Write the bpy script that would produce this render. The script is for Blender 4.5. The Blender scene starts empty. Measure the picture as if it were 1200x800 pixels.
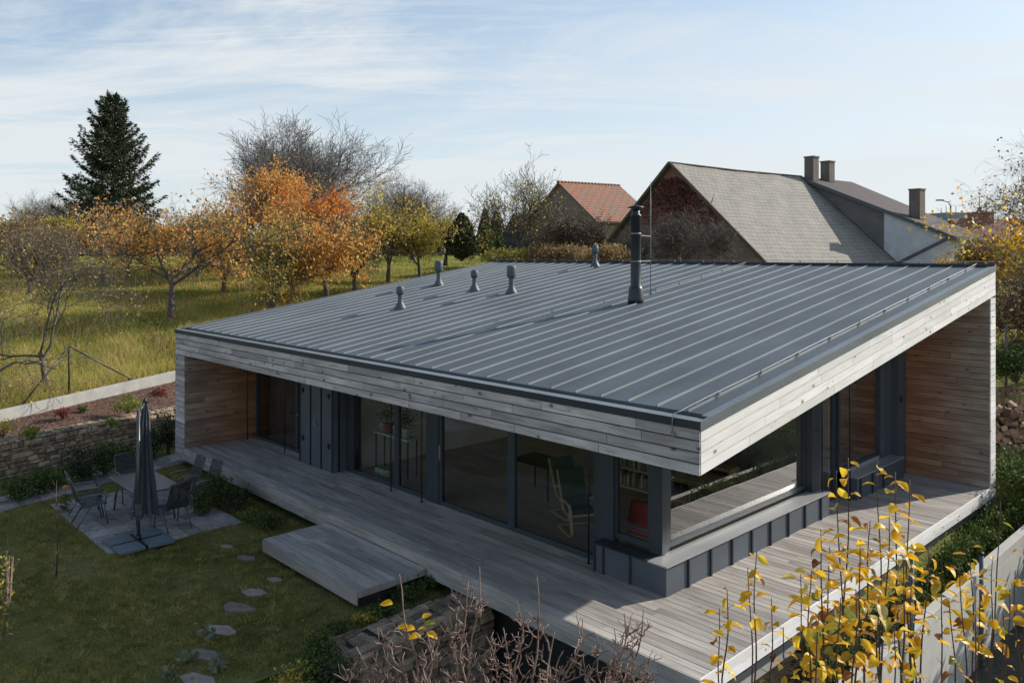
import bpy, math, random
import numpy as np
from mathutils import Vector, Matrix
R = random.Random(7)
NR = np.random.default_rng(11)
scene = bpy.context.scene
COL = scene.collection
rad = math.radians
# ------------------------------------------------------------------ frames
F, HY, CZ = 930.37, 298.6, 5.2           # focal (px at 1200 wide), horizon row, camera height above the deck
HX0, HY0, HA = 2.2948, 9.7058, .8091     # near roof corner and plan rotation of the house
W, D = 16.73, 11.93
ZF, ZB, FT = 3.156, 4.956, .665
SL = (ZB - ZF) / D
LAWN = -.5
def HP(u, v, z=0.):                      # house plan (u along the long front, v along the right side) to world
    return Vector((HX0 - u * math.cos(HA) + v * math.sin(HA), HY0 + u * math.sin(HA) + v * math.cos(HA), z))
def UV(X, Y):
    dx, dy = X - HX0, Y - HY0
    return -dx * math.cos(HA) + dy * math.sin(HA), dx * math.sin(HA) + dy * math.cos(HA)
def G(px, py, z=LAWN):                   # where a sight line meets the level z
    Y = F * (CZ - z) / (py - HY)
    return Vector(((px - 600) * Y / F, Y, z))
def GY(px, py, Y):
    return Vector(((px - 600) * Y / F, Y, CZ - (py - HY) * Y / F))
# ------------------------------------------------------------------ mesh builder
class MB:
    def __init__(s): s.v = []; s.f = []; s.uv = []; s.r = []; s.mi = []; s.sm = []
    def poly(s, pts, uv=None, r=0., mi=0, sm=False):
        i = len(s.v); s.v += [tuple(p) for p in pts]; s.f.append(tuple(range(i, i + len(pts))))
        s.uv += uv or [(p[0], p[1]) for p in pts]; s.r.append(r); s.mi.append(mi); s.sm.append(sm)
    def obox(s, O, A, B, N, r=0., off=None, mi=0):
        # box from corner O along edge vectors A (grain), B, N
        O, A, B, N = Vector(O), Vector(A), Vector(B), Vector(N)
        ox, oy = off if off else (R.random() * 50, R.random() * 50)
        la, lb, ln = A.length, B.length, N.length
        flip = A.cross(B).dot(N) < 0
        P = lambda a, b, n: O + A * a + B * b + N * n
        Q = [([(0,0,1),(1,0,1),(1,1,1),(0,1,1)], lambda a,b,n:(a*la,b*lb)), ([(0,0,0),(0,1,0),(1,1,0),(1,0,0)], lambda a,b,n:(a*la,b*lb)),
             ([(0,0,0),(1,0,0),(1,0,1),(0,0,1)], lambda a,b,n:(a*la,n*ln-ln)), ([(0,1,0),(0,1,1),(1,1,1),(1,1,0)], lambda a,b,n:(a*la,lb+ln-n*ln)),
             ([(0,0,0),(0,0,1),(0,1,1),(0,1,0)], lambda a,b,n:(n*ln,b*lb)), ([(1,0,0),(1,1,0),(1,1,1),(1,0,1)], lambda a,b,n:(la+n*ln,b*lb))]
        for q, uf in Q:
            if flip: q = q[::-1]
            s.poly([P(*c) for c in q], [(uf(*c)[0] + ox, uf(*c)[1] + oy) for c in q], r, mi)
    def box(s, x0, x1, y0, y1, z0, z1, r=0., mi=0):
        s.obox((x0, y0, z0), (x1 - x0, 0, 0), (0, y1 - y0, 0), (0, 0, z1 - z0), r, mi=mi)
    def ubox(s, u0, u1, v0, v1, z0, z1, r=0., mi=0):   # house-local box given in u,v
        s.box(-u1, -u0, v0, v1, z0, z1, r, mi)
    def tube(s, pts, rs, n=8, cap=True, r=0., mi=0, sm=True):
        pts = [Vector(p) for p in pts]
        if not hasattr(rs, '__len__'): rs = [rs] * len(pts)
        rings = []; prev = None
        for i, p in enumerate(pts):
            t = (pts[min(i + 1, len(pts) - 1)] - pts[max(i - 1, 0)])
            if t.length < 1e-9: t = Vector((0, 0, 1))
            t.normalize()
            if prev is None:
                a = t.cross(Vector((0, 0, 1)))
                if a.length < .05: a = t.cross(Vector((0, 1, 0)))
            else:
                a = prev - t * prev.dot(t)
                if a.length < 1e-6: a = t.orthogonal()
            a.normalize(); prev = a; b = t.cross(a)
            i0 = len(s.v)
            for k in range(n):
                an = 2 * math.pi * k / n
                s.v.append(tuple(p + (a * math.cos(an) + b * math.sin(an)) * rs[i]))
            rings.append(i0)
        L = 0
        for j in range(len(rings) - 1):
            L2 = L + (pts[j + 1] - pts[j]).length
            for k in range(n):
                k2 = (k + 1) % n
                s.f.append((rings[j] + k, rings[j] + k2, rings[j + 1] + k2, rings[j + 1] + k))
                s.uv += [(L, k / n), (L, (k + 1) / n), (L2, (k + 1) / n), (L2, k / n)]
                s.r.append(r); s.mi.append(mi); s.sm.append(sm)
            L = L2
        if cap:
            for j, rev in ((0, True), (len(rings) - 1, False)):
                idx = [rings[j] + k for k in range(n)]
                if rev: idx = idx[::-1]
                s.f.append(tuple(idx)); s.uv += [(0, 0)] * n; s.r.append(r); s.mi.append(mi); s.sm.append(False)
    def bar(s, a, b, w, h, r=0., up=(0, 0, 1)):
        a, b = Vector(a), Vector(b); t = b - a; up = Vector(up)
        sd = t.cross(up)
        if sd.length < 1e-4: sd = t.cross(Vector((1, 0, 0)))
        sd.normalize(); upp = sd.cross(t).normalized()
        s.obox(a - sd * w / 2 - upp * h / 2, t, sd * w, upp * h, r)
    def lathe(s, c, prof, n=20, r=0., sm=True, mi=0):
        s.tube([(c[0], c[1], c[2] + z) for rr, z in prof], [rr for rr, z in prof], n, True, r, mi, sm)
    def build(s, name, mats, parent=None, bevel=0, loc=None, rotz=None):
        me = bpy.data.meshes.new(name)
        me.from_pydata(s.v, [], s.f)
        if not isinstance(mats, (list, tuple)): mats = [mats]
        for m in mats: me.materials.append(m)
        u = me.uv_layers.new(name='UVMap')
        u.data.foreach_set('uv', np.array(s.uv, dtype=np.float32).ravel())
        a = me.attributes.new('rnd', 'FLOAT', 'FACE'); a.data.foreach_set('value', np.array(s.r, dtype=np.float32))
        me.polygons.foreach_set('material_index', np.array(s.mi, dtype=np.int32))
        me.polygons.foreach_set('use_smooth', np.array(s.sm, dtype=bool))
        me.update()
        o = bpy.data.objects.new(name, me); COL.objects.link(o)
        if parent: o.parent = parent
        if loc is not None: o.location = loc
        if rotz is not None: o.rotation_euler = (0, 0, rotz)
        if bevel:
            b = o.modifiers.new('Bevel', 'BEVEL'); b.width = bevel; b.segments = 2; b.limit_method = 'ANGLE'
            wn = o.modifiers.new('WN', 'WELD'); wn.merge_threshold = .0001
            o.modifiers.move(1, 0)
        return o
def arr_obj(name, V, Fc, m, parent=None, rnd=None, smooth=False, uv=None):
    V = np.asarray(V, dtype=np.float32); Fc = np.asarray(Fc, dtype=np.int32)
    me = bpy.data.meshes.new(name); k = Fc.shape[1]
    me.vertices.add(len(V)); me.vertices.foreach_set('co', V.ravel())
    me.loops.add(Fc.size); me.loops.foreach_set('vertex_index', Fc.ravel())
    me.polygons.add(len(Fc)); me.polygons.foreach_set('loop_start', np.arange(0, Fc.size, k, dtype=np.int32))
    me.polygons.foreach_set('loop_total', np.full(len(Fc), k, dtype=np.int32))
    me.materials.append(m)
    if smooth: me.polygons.foreach_set('use_smooth', np.ones(len(Fc), dtype=bool))
    if rnd is not None:
        a = me.attributes.new('rnd', 'FLOAT', 'FACE'); a.data.foreach_set('value', np.asarray(rnd, dtype=np.float32))
    me.update(calc_edges=True); me.validate()
    o = bpy.data.objects.new(name, me); COL.objects.link(o)
    if parent: o.parent = parent
    return o
def tag(o, label=None, cat=None, group=None, kind=None):
    if label: o['label'] = label
    if cat: o['category'] = cat
    if group: o['group'] = group
    if kind: o['kind'] = kind
    return o
def empty(name, loc=(0, 0, 0), rotz=0, label=None, cat=None, group=None):
    o = bpy.data.objects.new(name, None); COL.objects.link(o); o.empty_display_size = .3
    o.location = loc; o.rotation_euler = (0, 0, rotz); return tag(o, label, cat, group)
def dup(o, parent=None):
    c = o.copy(); COL.objects.link(c); c.parent = parent
    for ch in list(o.children): dup(ch, c)
    return c
def copy_thing(root, loc, rotz, label, scale=None):
    c = dup(root); c.location = loc; c.rotation_euler = (0, 0, rotz); c['label'] = label
    if scale: c.scale = (scale, scale, scale)
    return c
# ------------------------------------------------------------------ materials
def newmat(name):
    m = bpy.data.materials.new(name); m.use_nodes = True
    nt = m.node_tree; return m, nt, nt.nodes['Principled BSDF'], nt.nodes['Material Output']
def nd(nt, t, **kw):
    n = nt.nodes.new(t)
    for k, v in kw.items():
        if k in n.inputs.keys() if isinstance(k, str) else False: n.inputs[k].default_value = v
        else: setattr(n, k, v)
    return n
def ramp(nt, fac, stops):
    r = nt.nodes.new('ShaderNodeValToRGB'); e = r.color_ramp.elements
    while len(e) < len(stops): e.new(.5)
    for i, (p, c) in enumerate(stops):
        e[i].position = p; e[i].color = (c[0], c[1], c[2], 1) if hasattr(c, '__len__') else (c, c, c, 1)
    nt.links.new(fac, r.inputs[0]); return r.outputs[0]
def mixc(nt, fac, a, b, mode='MIX'):
    m = nt.nodes.new('ShaderNodeMix'); m.data_type = 'RGBA'; m.blend_type = mode
    for s, x in ((0, fac), (6, a), (7, b)):
        if hasattr(x, 'links') or isinstance(x, bpy.types.NodeSocket): nt.links.new(x, m.inputs[s])
        elif hasattr(x, '__len__'): m.inputs[s].default_value = (*x[:3], 1)
        else: m.inputs[s].default_value = x
    return m.outputs[2]
def math_(nt, op, a, b=0., c=None):
    m = nt.nodes.new('ShaderNodeMath'); m.operation = op
    for i, x in enumerate((a, b, c)):
        if x is None: continue
        if isinstance(x, bpy.types.NodeSocket): nt.links.new(x, m.inputs[i])
        else: m.inputs[i].default_value = x
    return m.outputs[0]
def coords(nt, kind='Object', scale=(1, 1, 1), rot=(0, 0, 0)):
    t = nt.nodes.new('ShaderNodeTexCoord'); mp = nt.nodes.new('ShaderNodeMapping')
    mp.inputs['Scale'].default_value = scale; mp.inputs['Rotation'].default_value = rot
    nt.links.new(t.outputs[kind], mp.inputs[0]); return mp.outputs[0]
def noise(nt, vec, scale, detail=4, rough=.55):
    n = nt.nodes.new('ShaderNodeTexNoise'); n.inputs['Scale'].default_value = scale
    n.inputs['Detail'].default_value = detail; n.inputs['Roughness'].default_value = rough
    nt.links.new(vec, n.inputs['Vector']); return n.outputs['Fac']
def bump(nt, h, dist, bsdf, strength=1.):
    b = nt.nodes.new('ShaderNodeBump'); b.inputs['Distance'].default_value = dist; b.inputs['Strength'].default_value = strength
    nt.links.new(h, b.inputs['Height']); nt.links.new(b.outputs[0], bsdf.inputs['Normal'])
def rndattr(nt):
    a = nt.nodes.new('ShaderNodeAttribute'); a.attribute_name = 'rnd'; return a.outputs['Fac']
def surf(name, c1, c2=None, scale=6, rough=.7, bmp=0., metal=0., spec=None, stretch=(1, 1, 1), kind='Object', rvar=0., detail=5):
    m, nt, b, out = newmat(name)
    v = coords(nt, kind, stretch); n = noise(nt, v, scale, detail)
    c2 = c2 or tuple(x * .8 for x in c1)
    col = ramp(nt, n, [(.3, c2), (.7, c1)])
    if rvar:
        f = math_(nt, 'MULTIPLY_ADD', rndattr(nt), rvar, 1 - rvar / 2)
        cb = nt.nodes.new('ShaderNodeCombineXYZ')
        for i in range(3): nt.links.new(f, cb.inputs[i])
        col = mixc(nt, 1., col, cb.outputs[0], 'MULTIPLY')
    nt.links.new(col, b.inputs['Base Color']); b.inputs['Roughness'].default_value = rough; b.inputs['Metallic'].default_value = metal
    if spec is not None: b.inputs['Specular IOR Level'].default_value = spec
    if bmp: bump(nt, n, bmp, b)
    return m
def wood(name, light, dark, knot=(.10, .055, .035), rough=.75, kn=1., var=.45, brown=None, wear=None):
    m, nt, b, out = newmat(name)
    t = nt.nodes.new('ShaderNodeTexCoord'); uv = t.outputs['UV']
    def mp(sc):
        q = nt.nodes.new('ShaderNodeMapping'); q.inputs['Scale'].default_value = sc; nt.links.new(uv, q.inputs[0]); return q.outputs[0]
    g = noise(nt, mp((1.6, 24, 1)), 1., 6, .6)
    g2 = noise(nt, mp((.7, 3, 1)), 1., 3, .5)
    midc = tuple((a_ + b_ * 2) / 3 for a_, b_ in zip(dark, light)); col = ramp(nt, g, [(.30, tuple(x * .72 for x in dark)), (.43, midc), (.62, light), (.8, tuple(x * 1.04 for x in light))])
    col = mixc(nt, ramp(nt, g2, [(.40, 0.), (.62, .75)]), col, dark)
    # knots
    vo = nt.nodes.new('ShaderNodeTexVoronoi'); vo.inputs['Scale'].default_value = 1.; vo.inputs['Randomness'].default_value = 1.
    nt.links.new(mp((3.0, 5.6, 1)), vo.inputs['Vector'])
    n3 = noise(nt, mp((9, 22, 1)), 1., 2)
    dd = math_(nt, 'ADD', vo.outputs['Distance'], math_(nt, 'MULTIPLY', n3, .12))
    kf = ramp(nt, dd, [(.15, kn), (.23, 0.)])
    gate = ramp(nt, vo.outputs['Color'], [(.24, 0.), (.32, 1.)])
    kf = math_(nt, 'MULTIPLY', kf, gate)
    col = mixc(nt, kf, col, knot)
    halo = math_(nt, 'MULTIPLY', ramp(nt, dd, [(.12, .35 * kn), (.4, 0.)]), gate)
    col = mixc(nt, halo, col, dark)
    ra = rndattr(nt)
    if brown: col = mixc(nt, ramp(nt, ra, [(.1, 0.), (.9, 1.)]), col, mixc(nt, ramp(nt, g, [(.3, 0.), (.7, 1.)]), tuple(x * .6 for x in brown), brown), 'MIX')
    f = math_(nt, 'MULTIPLY_ADD', ra, var, 1 - var / 2)
    cb = nt.nodes.new('ShaderNodeCombineXYZ')
    for i in range(3): nt.links.new(f, cb.inputs[i])
    col = mixc(nt, 1., col, cb.outputs[0], 'MULTIPLY')
    if wear:   # sheltered boards stay brown: weathering grows along the object's y
        ob = nt.nodes.new('ShaderNodeSeparateXYZ'); nt.links.new(t.outputs['Object'], ob.inputs[0])
        w_ = math_(nt, 'ADD', ob.outputs[wear[0]], math_(nt, 'MULTIPLY', g2, wear[3]))
        mr = nt.nodes.new('ShaderNodeMapRange'); mr.inputs[1].default_value = wear[1]; mr.inputs[2].default_value = wear[2]
        nt.links.new(w_, mr.inputs[0])
        col = mixc(nt, mr.outputs[0], col, mixc(nt, 1., col, wear[4], 'MULTIPLY'))
    nt.links.new(col, b.inputs['Base Color']); b.inputs['Roughness'].default_value = rough
    b.inputs['Specular IOR Level'].default_value = .3
    bump(nt, g, .002, b)
    return m
def metal_sheet(name, c, rough=.42, metal=.25, var=.15):
    m, nt, b, out = newmat(name)
    v = coords(nt, 'Object', (1, .35, 1)); n = noise(nt, v, 1.3, 4); n2 = noise(nt, v, 22, 3)
    col = ramp(nt, n, [(.3, tuple(x * (1 - var) for x in c)), (.7, tuple(x * (1 + var) for x in c))])
    nt.links.new(col, b.inputs['Base Color']); b.inputs['Metallic'].default_value = metal; b.inputs['Specular IOR Level'].default_value = .3
    nt.links.new(ramp(nt, n2, [(.3, rough - .06), (.7, rough + .08)]), b.inputs['Roughness'])
    bump(nt, n, .02, b, .22)
    return m
def leafmat(name, stops, transl=.35, rough=.55):
    m, nt, b, out = newmat(name)
    c = ramp(nt, rndattr(nt), stops)
    nt.links.new(c, b.inputs['Base Color']); b.inputs['Roughness'].default_value = rough; b.inputs['Specular IOR Level'].default_value = .25
    tr = nt.nodes.new('ShaderNodeBsdfTranslucent'); nt.links.new(c, tr.inputs[0])
    mx = nt.nodes.new('ShaderNodeMixShader'); mx.inputs[0].default_value = transl
    nt.links.new(b.outputs[0], mx.inputs[1]); nt.links.new(tr.outputs[0], mx.inputs[2]); nt.links.new(mx.outputs[0], out.inputs[0])
    return m
def glassmat(name, tint=(.8, .83, .82), ior=1.5, boost=1.6):
    m, nt, b, out = newmat(name)
    tr = nt.nodes.new('ShaderNodeBsdfTransparent'); tr.inputs[0].default_value = (*tint, 1)
    gl = nt.nodes.new('ShaderNodeBsdfGlossy'); gl.inputs['Roughness'].default_value = 0.
    v = coords(nt, 'Object'); n = noise(nt, v, .8, 2)
    bp = nt.nodes.new('ShaderNodeBump'); bp.inputs['Distance'].default_value = .004; bp.inputs['Strength'].default_value = .5
    nt.links.new(n, bp.inputs['Height']); nt.links.new(bp.outputs[0], gl.inputs['Normal'])
    fr = nt.nodes.new('ShaderNodeFresnel'); fr.inputs[0].default_value = ior
    f2 = math_(nt, 'MULTIPLY', fr.outputs[0], boost); f2 = math_(nt, 'MINIMUM', f2, 1.)
    mx = nt.nodes.new('ShaderNodeMixShader'); nt.links.new(f2, mx.inputs[0])
    nt.links.new(tr.outputs[0], mx.inputs[1]); nt.links.new(gl.outputs[0], mx.inputs[2]); nt.links.new(mx.outputs[0], out.inputs[0])
    return m
def tiles(name, c1, c2, mortar, sx, sz, kind='UV', rough=.85, msize=.03, bmp=.01, patch=None):
    m, nt, b, out = newmat(name)
    v = coords(nt, kind); br = nt.nodes.new('ShaderNodeTexBrick'); nt.links.new(v, br.inputs['Vector'])
    br.inputs['Scale'].default_value = 1.; br.inputs['Brick Width'].default_value = sx; br.inputs['Row Height'].default_value = sz
    br.inputs['Color1'].default_value = (*c1, 1); br.inputs['Color2'].default_value = (*c2, 1); br.inputs['Mortar'].default_value = (*mortar, 1)
    br.inputs['Mortar Size'].default_value = msize; br.inputs['Mortar Smooth'].default_value = .3
    n = noise(nt, v, 1.1, 5); n2 = noise(nt, v, 9, 4)
    col = mixc(nt, ramp(nt, n, [(.35, 0.), (.7, .55)]), br.outputs[0], patch or tuple(x * .6 for x in c2))
    col = mixc(nt, ramp(nt, n2, [(.4, 0.), (.8, .4)]), col, tuple(x * .55 for x in c1))
    nt.links.new(col, b.inputs['Base Color']); b.inputs['Roughness'].default_value = rough
    bump(nt, math_(nt, 'ADD', math_(nt, 'MULTIPLY', br.outputs['Fac'], -1.), math_(nt, 'MULTIPLY', n2, .5)), bmp, b)
    return m
M = {}
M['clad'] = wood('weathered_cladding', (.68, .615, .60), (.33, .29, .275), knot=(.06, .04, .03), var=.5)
M['cladsun'] = wood('cladding_painted_sunlit', (.97, .935, .905), (.80, .75, .70), knot=(.07, .035, .02), var=.2)  # paler copy of the cladding: sunlight on this side is put into colour
M['cladL'] = wood('sheltered_cladding_left', (.46, .37, .30), (.22, .165, .13), knot=(.07, .035, .02), var=.35, wear=(1, .35, 1.9, .8, (1.0, .60, .38)))
M['cladR'] = wood('sheltered_cladding_right', (.52, .41, .34), (.28, .20, .155), knot=(.09, .045, .03), var=.3, wear=(0, -.55, -1.75, -.5, (.92, .56, .38)))
M['deck'] = wood('deck_boards', (.50, .455, .41), (.28, .25, .225), knot=(.16, .13, .10), kn=.35, var=.42)
M['roof'] = metal_sheet('anthracite_roof_sheet', (.098, .117, .130), .6, .0, .2)
M['seam'] = metal_sheet('seam_folds', (.30, .31, .315), .5, .1)  # paler than the roof sheet: the sheen of the folds is in the colour
M['trim'] = metal_sheet('trim_sheet', (.20, .215, .23), .4, .25)
M['trimdark'] = metal_sheet('dark_trim_sheet', (.040, .047, .056), .5, .1)
M['vent'] = surf('vent_plastic', (.10, .115, .13), (.075, .085, .095), 9, .5)
M['chim'] = surf('flue_paint', (.022, .030, .036), (.016, .021, .026), 5, .42)
M['frame'] = surf('window_frame_paint', (.045, .056, .070), (.036, .046, .058), 4, .42)
M['panel'] = metal_sheet('plinth_sheet', (.10, .115, .135), .45, .1)
M['sill'] = metal_sheet('sill_sheet', (.40, .40, .40), .35, .2)
M['black'] = surf('black_steel', (.012, .013, .015), None, 5, .5)
M['steel'] = surf('galvanised_steel', (.42, .43, .44), (.3, .31, .32), 14, .4, metal=.7)
M['wire'] = surf('conductor_wire', (.30, .30, .30), None, 14, .5, metal=.3)
M['glass'] = glassmat('window_glass', (.9, .92, .91), boost=1.5)
M['glass2'] = glassmat('side_window_glass', (.84, .86, .85), boost=4.6)
M['conc'] = surf('concrete', (.50, .48, .44), (.38, .36, .33), 3, .85, .004)
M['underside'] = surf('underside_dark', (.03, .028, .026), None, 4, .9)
M['floor'] = wood('interior_floor', (.55, .46, .38), (.40, .33, .26), kn=.3, var=.2)
M['plaster'] = surf('interior_plaster', (.70, .67, .62), (.62, .60, .55), 4, .9)
M['birch'] = surf('birch_veneer', (.62, .48, .28), (.52, .38, .2), 6, .45, stretch=(1, 1, 8))
# ------------------------------------------------------------------ foliage helpers
def leaf_cloud(P, ln, wd, up=0., rg=NR, jit=.35, fold=0.):
    P = np.asarray(P, dtype=float); n = len(P)
    d = rg.normal(0, 1, (n, 3)); d[:, 2] += up; d /= np.linalg.norm(d, axis=1)[:, None]
    o = rg.normal(0, 1, (n, 3)); s = np.cross(d, o); s /= np.linalg.norm(s, axis=1)[:, None]
    k = (1 + rg.uniform(-jit, jit, n))[:, None]
    l = ln * k; w = wd * k
    V = np.stack([P, P + d * l * .5 + s * w * .5, P + d * l, P + d * l * .5 - s * w * .5], 1).reshape(-1, 3)
    Fc = np.arange(4 * n).reshape(n, 4)
    return V, Fc, rg.uniform(0, 1, n)
class Tree:
    def __init__(s, seed): s.g = random.Random(seed); s.mb = MB(); s.tw = []; s.nb = 0
    def grow(s, p, d, ln, r, lv, mx, P):
        g = s.g; k = P['steps'][lv]; pts = [p.copy()]; rs = [r]; q = p.copy(); d = d.normalized()
        for i in range(k):
            j = P['wig'][lv]
            d = (d + Vector((g.gauss(0, j), g.gauss(0, j), g.gauss(0, j) + P['up'][lv]))).normalized()
            q = q + d * (ln / k); pts.append(q.copy()); rs.append(max(P.get('rmin', .004), r * (1 - (1 - P['tap']) * (i + 1) / k)))
        sides = (9, 6, 4, 3, 3, 3)[lv]
        s.mb.tube(pts, rs, sides, cap=False, r=lv / 5); s.nb += 1
        if lv >= mx - 1:
            for a, b in zip(pts, pts[1:]): s.tw.append((a, b))
        if lv == mx: return
        n = P['n'][lv]; n = max(1, int(round(n * g.uniform(.75, 1.25))))
        ph = g.uniform(0, 6.28)
        for c in range(n):
            f = P['f0'][lv] + (1 - P['f0'][lv]) * (c + g.uniform(.2, .9)) / n
            f = min(.999, f); x = f * k; i = int(x); fr = x - i
            bp = pts[i].lerp(pts[min(i + 1, k)], fr); br = rs[i] * (1 - fr) + rs[min(i + 1, k)] * fr
            dd = (pts[min(i + 1, k)] - pts[i]).normalized()
            ph += 2.4 + g.uniform(-.5, .5)
            an = rad(g.uniform(*P['ang'][lv])); t = dd.orthogonal().normalized(); t.rotate(Matrix.Rotation(ph, 3, dd))
            cd = dd * math.cos(an) + t * math.sin(an)
            s.grow(bp, cd, ln * P['ratio'][lv] * g.uniform(.7, 1.2) * (1.15 - .5 * f * P.get('cone', 0)), min(br * P['rr'], br * .95), lv + 1, mx, P)
    def points(s, n, sp=.1, rg=NR, keep=None):
        A = np.array([tuple(a) for a, b in s.tw]); B = np.array([tuple(b) for a, b in s.tw])
        i = rg.integers(0, len(A), n); t = rg.uniform(0, 1, (n, 1))
        P = A[i] * (1 - t) + B[i] * t + rg.normal(0, sp, (n, 3))
        return P
FRUIT = dict(steps=(4, 6, 6, 5, 4), wig=(.10, .20, .22, .22, .22), up=(.05, .03, .05, .05, .05), tap=.5, n=(5, 6, 6, 5), f0=(.75, .25, .2, .15), ang=((35, 65), (30, 60), (30, 65), (30, 60)), ratio=(1.5, .62, .55, .5), rr=.66)
FINE = dict(steps=(5, 7, 6, 5, 4, 3), wig=(.05, .10, .12, .12, .12, .10), up=(.08, .04, .05, .06, .06, .05), tap=.5, n=(9, 7, 6, 6, 5), f0=(.55, .2, .15, .1, .1), ang=((20, 68), (25, 52), (25, 48), (25, 48), (25, 50)), ratio=(1.35, .62, .56, .55, .5), rr=.6, rmin=.0085)
ROUND = dict(steps=(5, 7, 6, 5, 4, 3), wig=(.05, .12, .16, .18, .2, .2), up=(.08, .05, .04, .04, .03, .03), tap=.5, n=(7, 7, 6, 5, 4), f0=(.55, .2, .15, .1, .1), ang=((22, 58), (25, 55), (28, 55), (28, 60), (25, 60)), ratio=(1.35, .62, .58, .55, .5), rr=.6)
M['bark'] = surf('bark', (.17, .14, .115), (.07, .055, .045), 9, .9, .02, stretch=(1, 1, .3))
M['barkgrey'] = surf('grey_bark', (.24, .22, .20), (.14, .125, .115), 9, .9, .02, stretch=(1, 1, .3))
M['barktwig'] = surf('twig_bark', (.36, .26, .21), (.15, .07, .055), 12, .7)
M['twigdark'] = surf('dark_shoot_bark', (.11, .07, .06), (.05, .03, .03), 12, .6)
M['lorange'] = leafmat('orange_leaves', [(0, (.34, .17, .07)), (.3, (.72, .31, .07)), (.6, (.85, .43, .10)), (.85, (.80, .56, .14)), (1, (.40, .26, .14))], .45)
M['lred'] = leafmat('red_orange_leaves', [(0, (.50, .13, .04)), (.4, (.82, .24, .04)), (.8, (.85, .36, .06)), (1, (.6, .38, .08))], .45)
M['lgold'] = leafmat('gold_leaves', [(0, (.26, .23, .06)), (.35, (.58, .45, .08)), (.7, (.82, .58, .09)), (1, (.38, .36, .10))], .45)
M['lolive'] = leafmat('olive_leaves', [(0, (.18, .17, .05)), (.4, (.38, .33, .08)), (.75, (.60, .47, .10)), (1, (.75, .56, .12))], .45)
M['lbrown'] = leafmat('brown_leaves', [(0, (.16, .11, .06)), (.5, (.34, .23, .11)), (1, (.50, .34, .14))])
M['lspruce'] = leafmat('spruce_needles', [(0, (.02, .032, .015)), (.6, (.05, .068, .03)), (1, (.12, .12, .05))], .1, .7)
M['lthuja'] = leafmat('thuja_scales', [(0, (.04, .065, .015)), (.6, (.10, .15, .03)), (1, (.22, .26, .06))], .1, .7)
M['lgreen'] = leafmat('green_leaves', [(0, (.035, .055, .018)), (.5, (.08, .125, .03)), (1, (.17, .20, .06))])
M['llime'] = leafmat('lime_leaves', [(0, (.10, .15, .02)), (.5, (.22, .28, .04)), (1, (.40, .40, .07))])
M['lscarlet'] = leafmat('scarlet_leaves', [(0, (.16, .03, .025)), (1, (.32, .07, .045))])
M['lyellow'] = leafmat('bright_yellow_leaves', [(0, (.60, .40, .04)), (.05, (.26, .28, .05)), (.12, (.70, .33, .02)), (.5, (.97, .55, .025)), (.82, (.99, .68, .06)), (.9, (.80, .62, .25)), (.95, (.42, .17, .04)), (1, (.14, .06, .05))], .42, .4)
M['indoorleaf'] = leafmat('indoor_leaves', [(0, (.05, .10, .03)), (1, (.12, .2, .05))])
M['livy'] = leafmat('ivy_red', [(0, (.10, .04, .03)), (1, (.25, .10, .07))], .2)
M['grass'] = leafmat('lawn_blades', [(0, (.11, .13, .03)), (.4, (.25, .25, .055)), (.75, (.46, .38, .11)), (1, (.58, .44, .20))], .3, .6)
M['meadow'] = leafmat('meadow_blades', [(0, (.17, .21, .04)), (.35, (.34, .36, .065)), (.65, (.60, .50, .14)), (1, (.80, .64, .30))], .45, .6)
def make_tree(nm, seed, height, tr, mx, P, leafm, nleaf, lsz, sp, label, trunkf=.22, lean=(0, 0), bark='bark', group=None, cat='tree', keep=None, lshape=.6):
    t = empty(nm, (0, 0, 0), 0, label, cat, group)
    T = Tree(seed); T.grow(Vector((0, 0, -.15)), Vector((lean[0], lean[1], 1)), height * trunkf, tr, 0, mx, P)
    zs = np.array([v[2] for v in T.mb.v]); k = height / zs.max()
    T.mb.v = [(v[0] * k, v[1] * k, v[2] * k) for v in T.mb.v]
    T.tw = [(a * k, b * k) for a, b in T.tw]
    T.mb.build('trunk', M[bark], t)
    if nleaf:
        rg = np.random.default_rng(seed); Pt = T.points(nleaf, sp, rg)
        if keep is not None:      # keep leaves in clumps
            ph = rg.uniform(0, 6, 3); q = np.sin(Pt[:, 0] * keep[1] + ph[0]) + np.sin(Pt[:, 1] * keep[1] + ph[1]) + np.sin(Pt[:, 2] * keep[1] * 1.2 + ph[2])
            Pt = Pt[q + rg.normal(0, .6, len(q)) > keep[0]]
        V, Fc, rr = leaf_cloud(Pt, lsz, lsz * lshape, -.4, rg)
        arr_obj('crown', V, Fc, M[leafm], t, rr)
    return t
def place(t, px, py, Y, rot=0, sc=1):
    p = GY(px, py, Y); t.location = p; t.rotation_euler = (0, 0, rot); t.scale = (sc, sc, sc); return t
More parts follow.
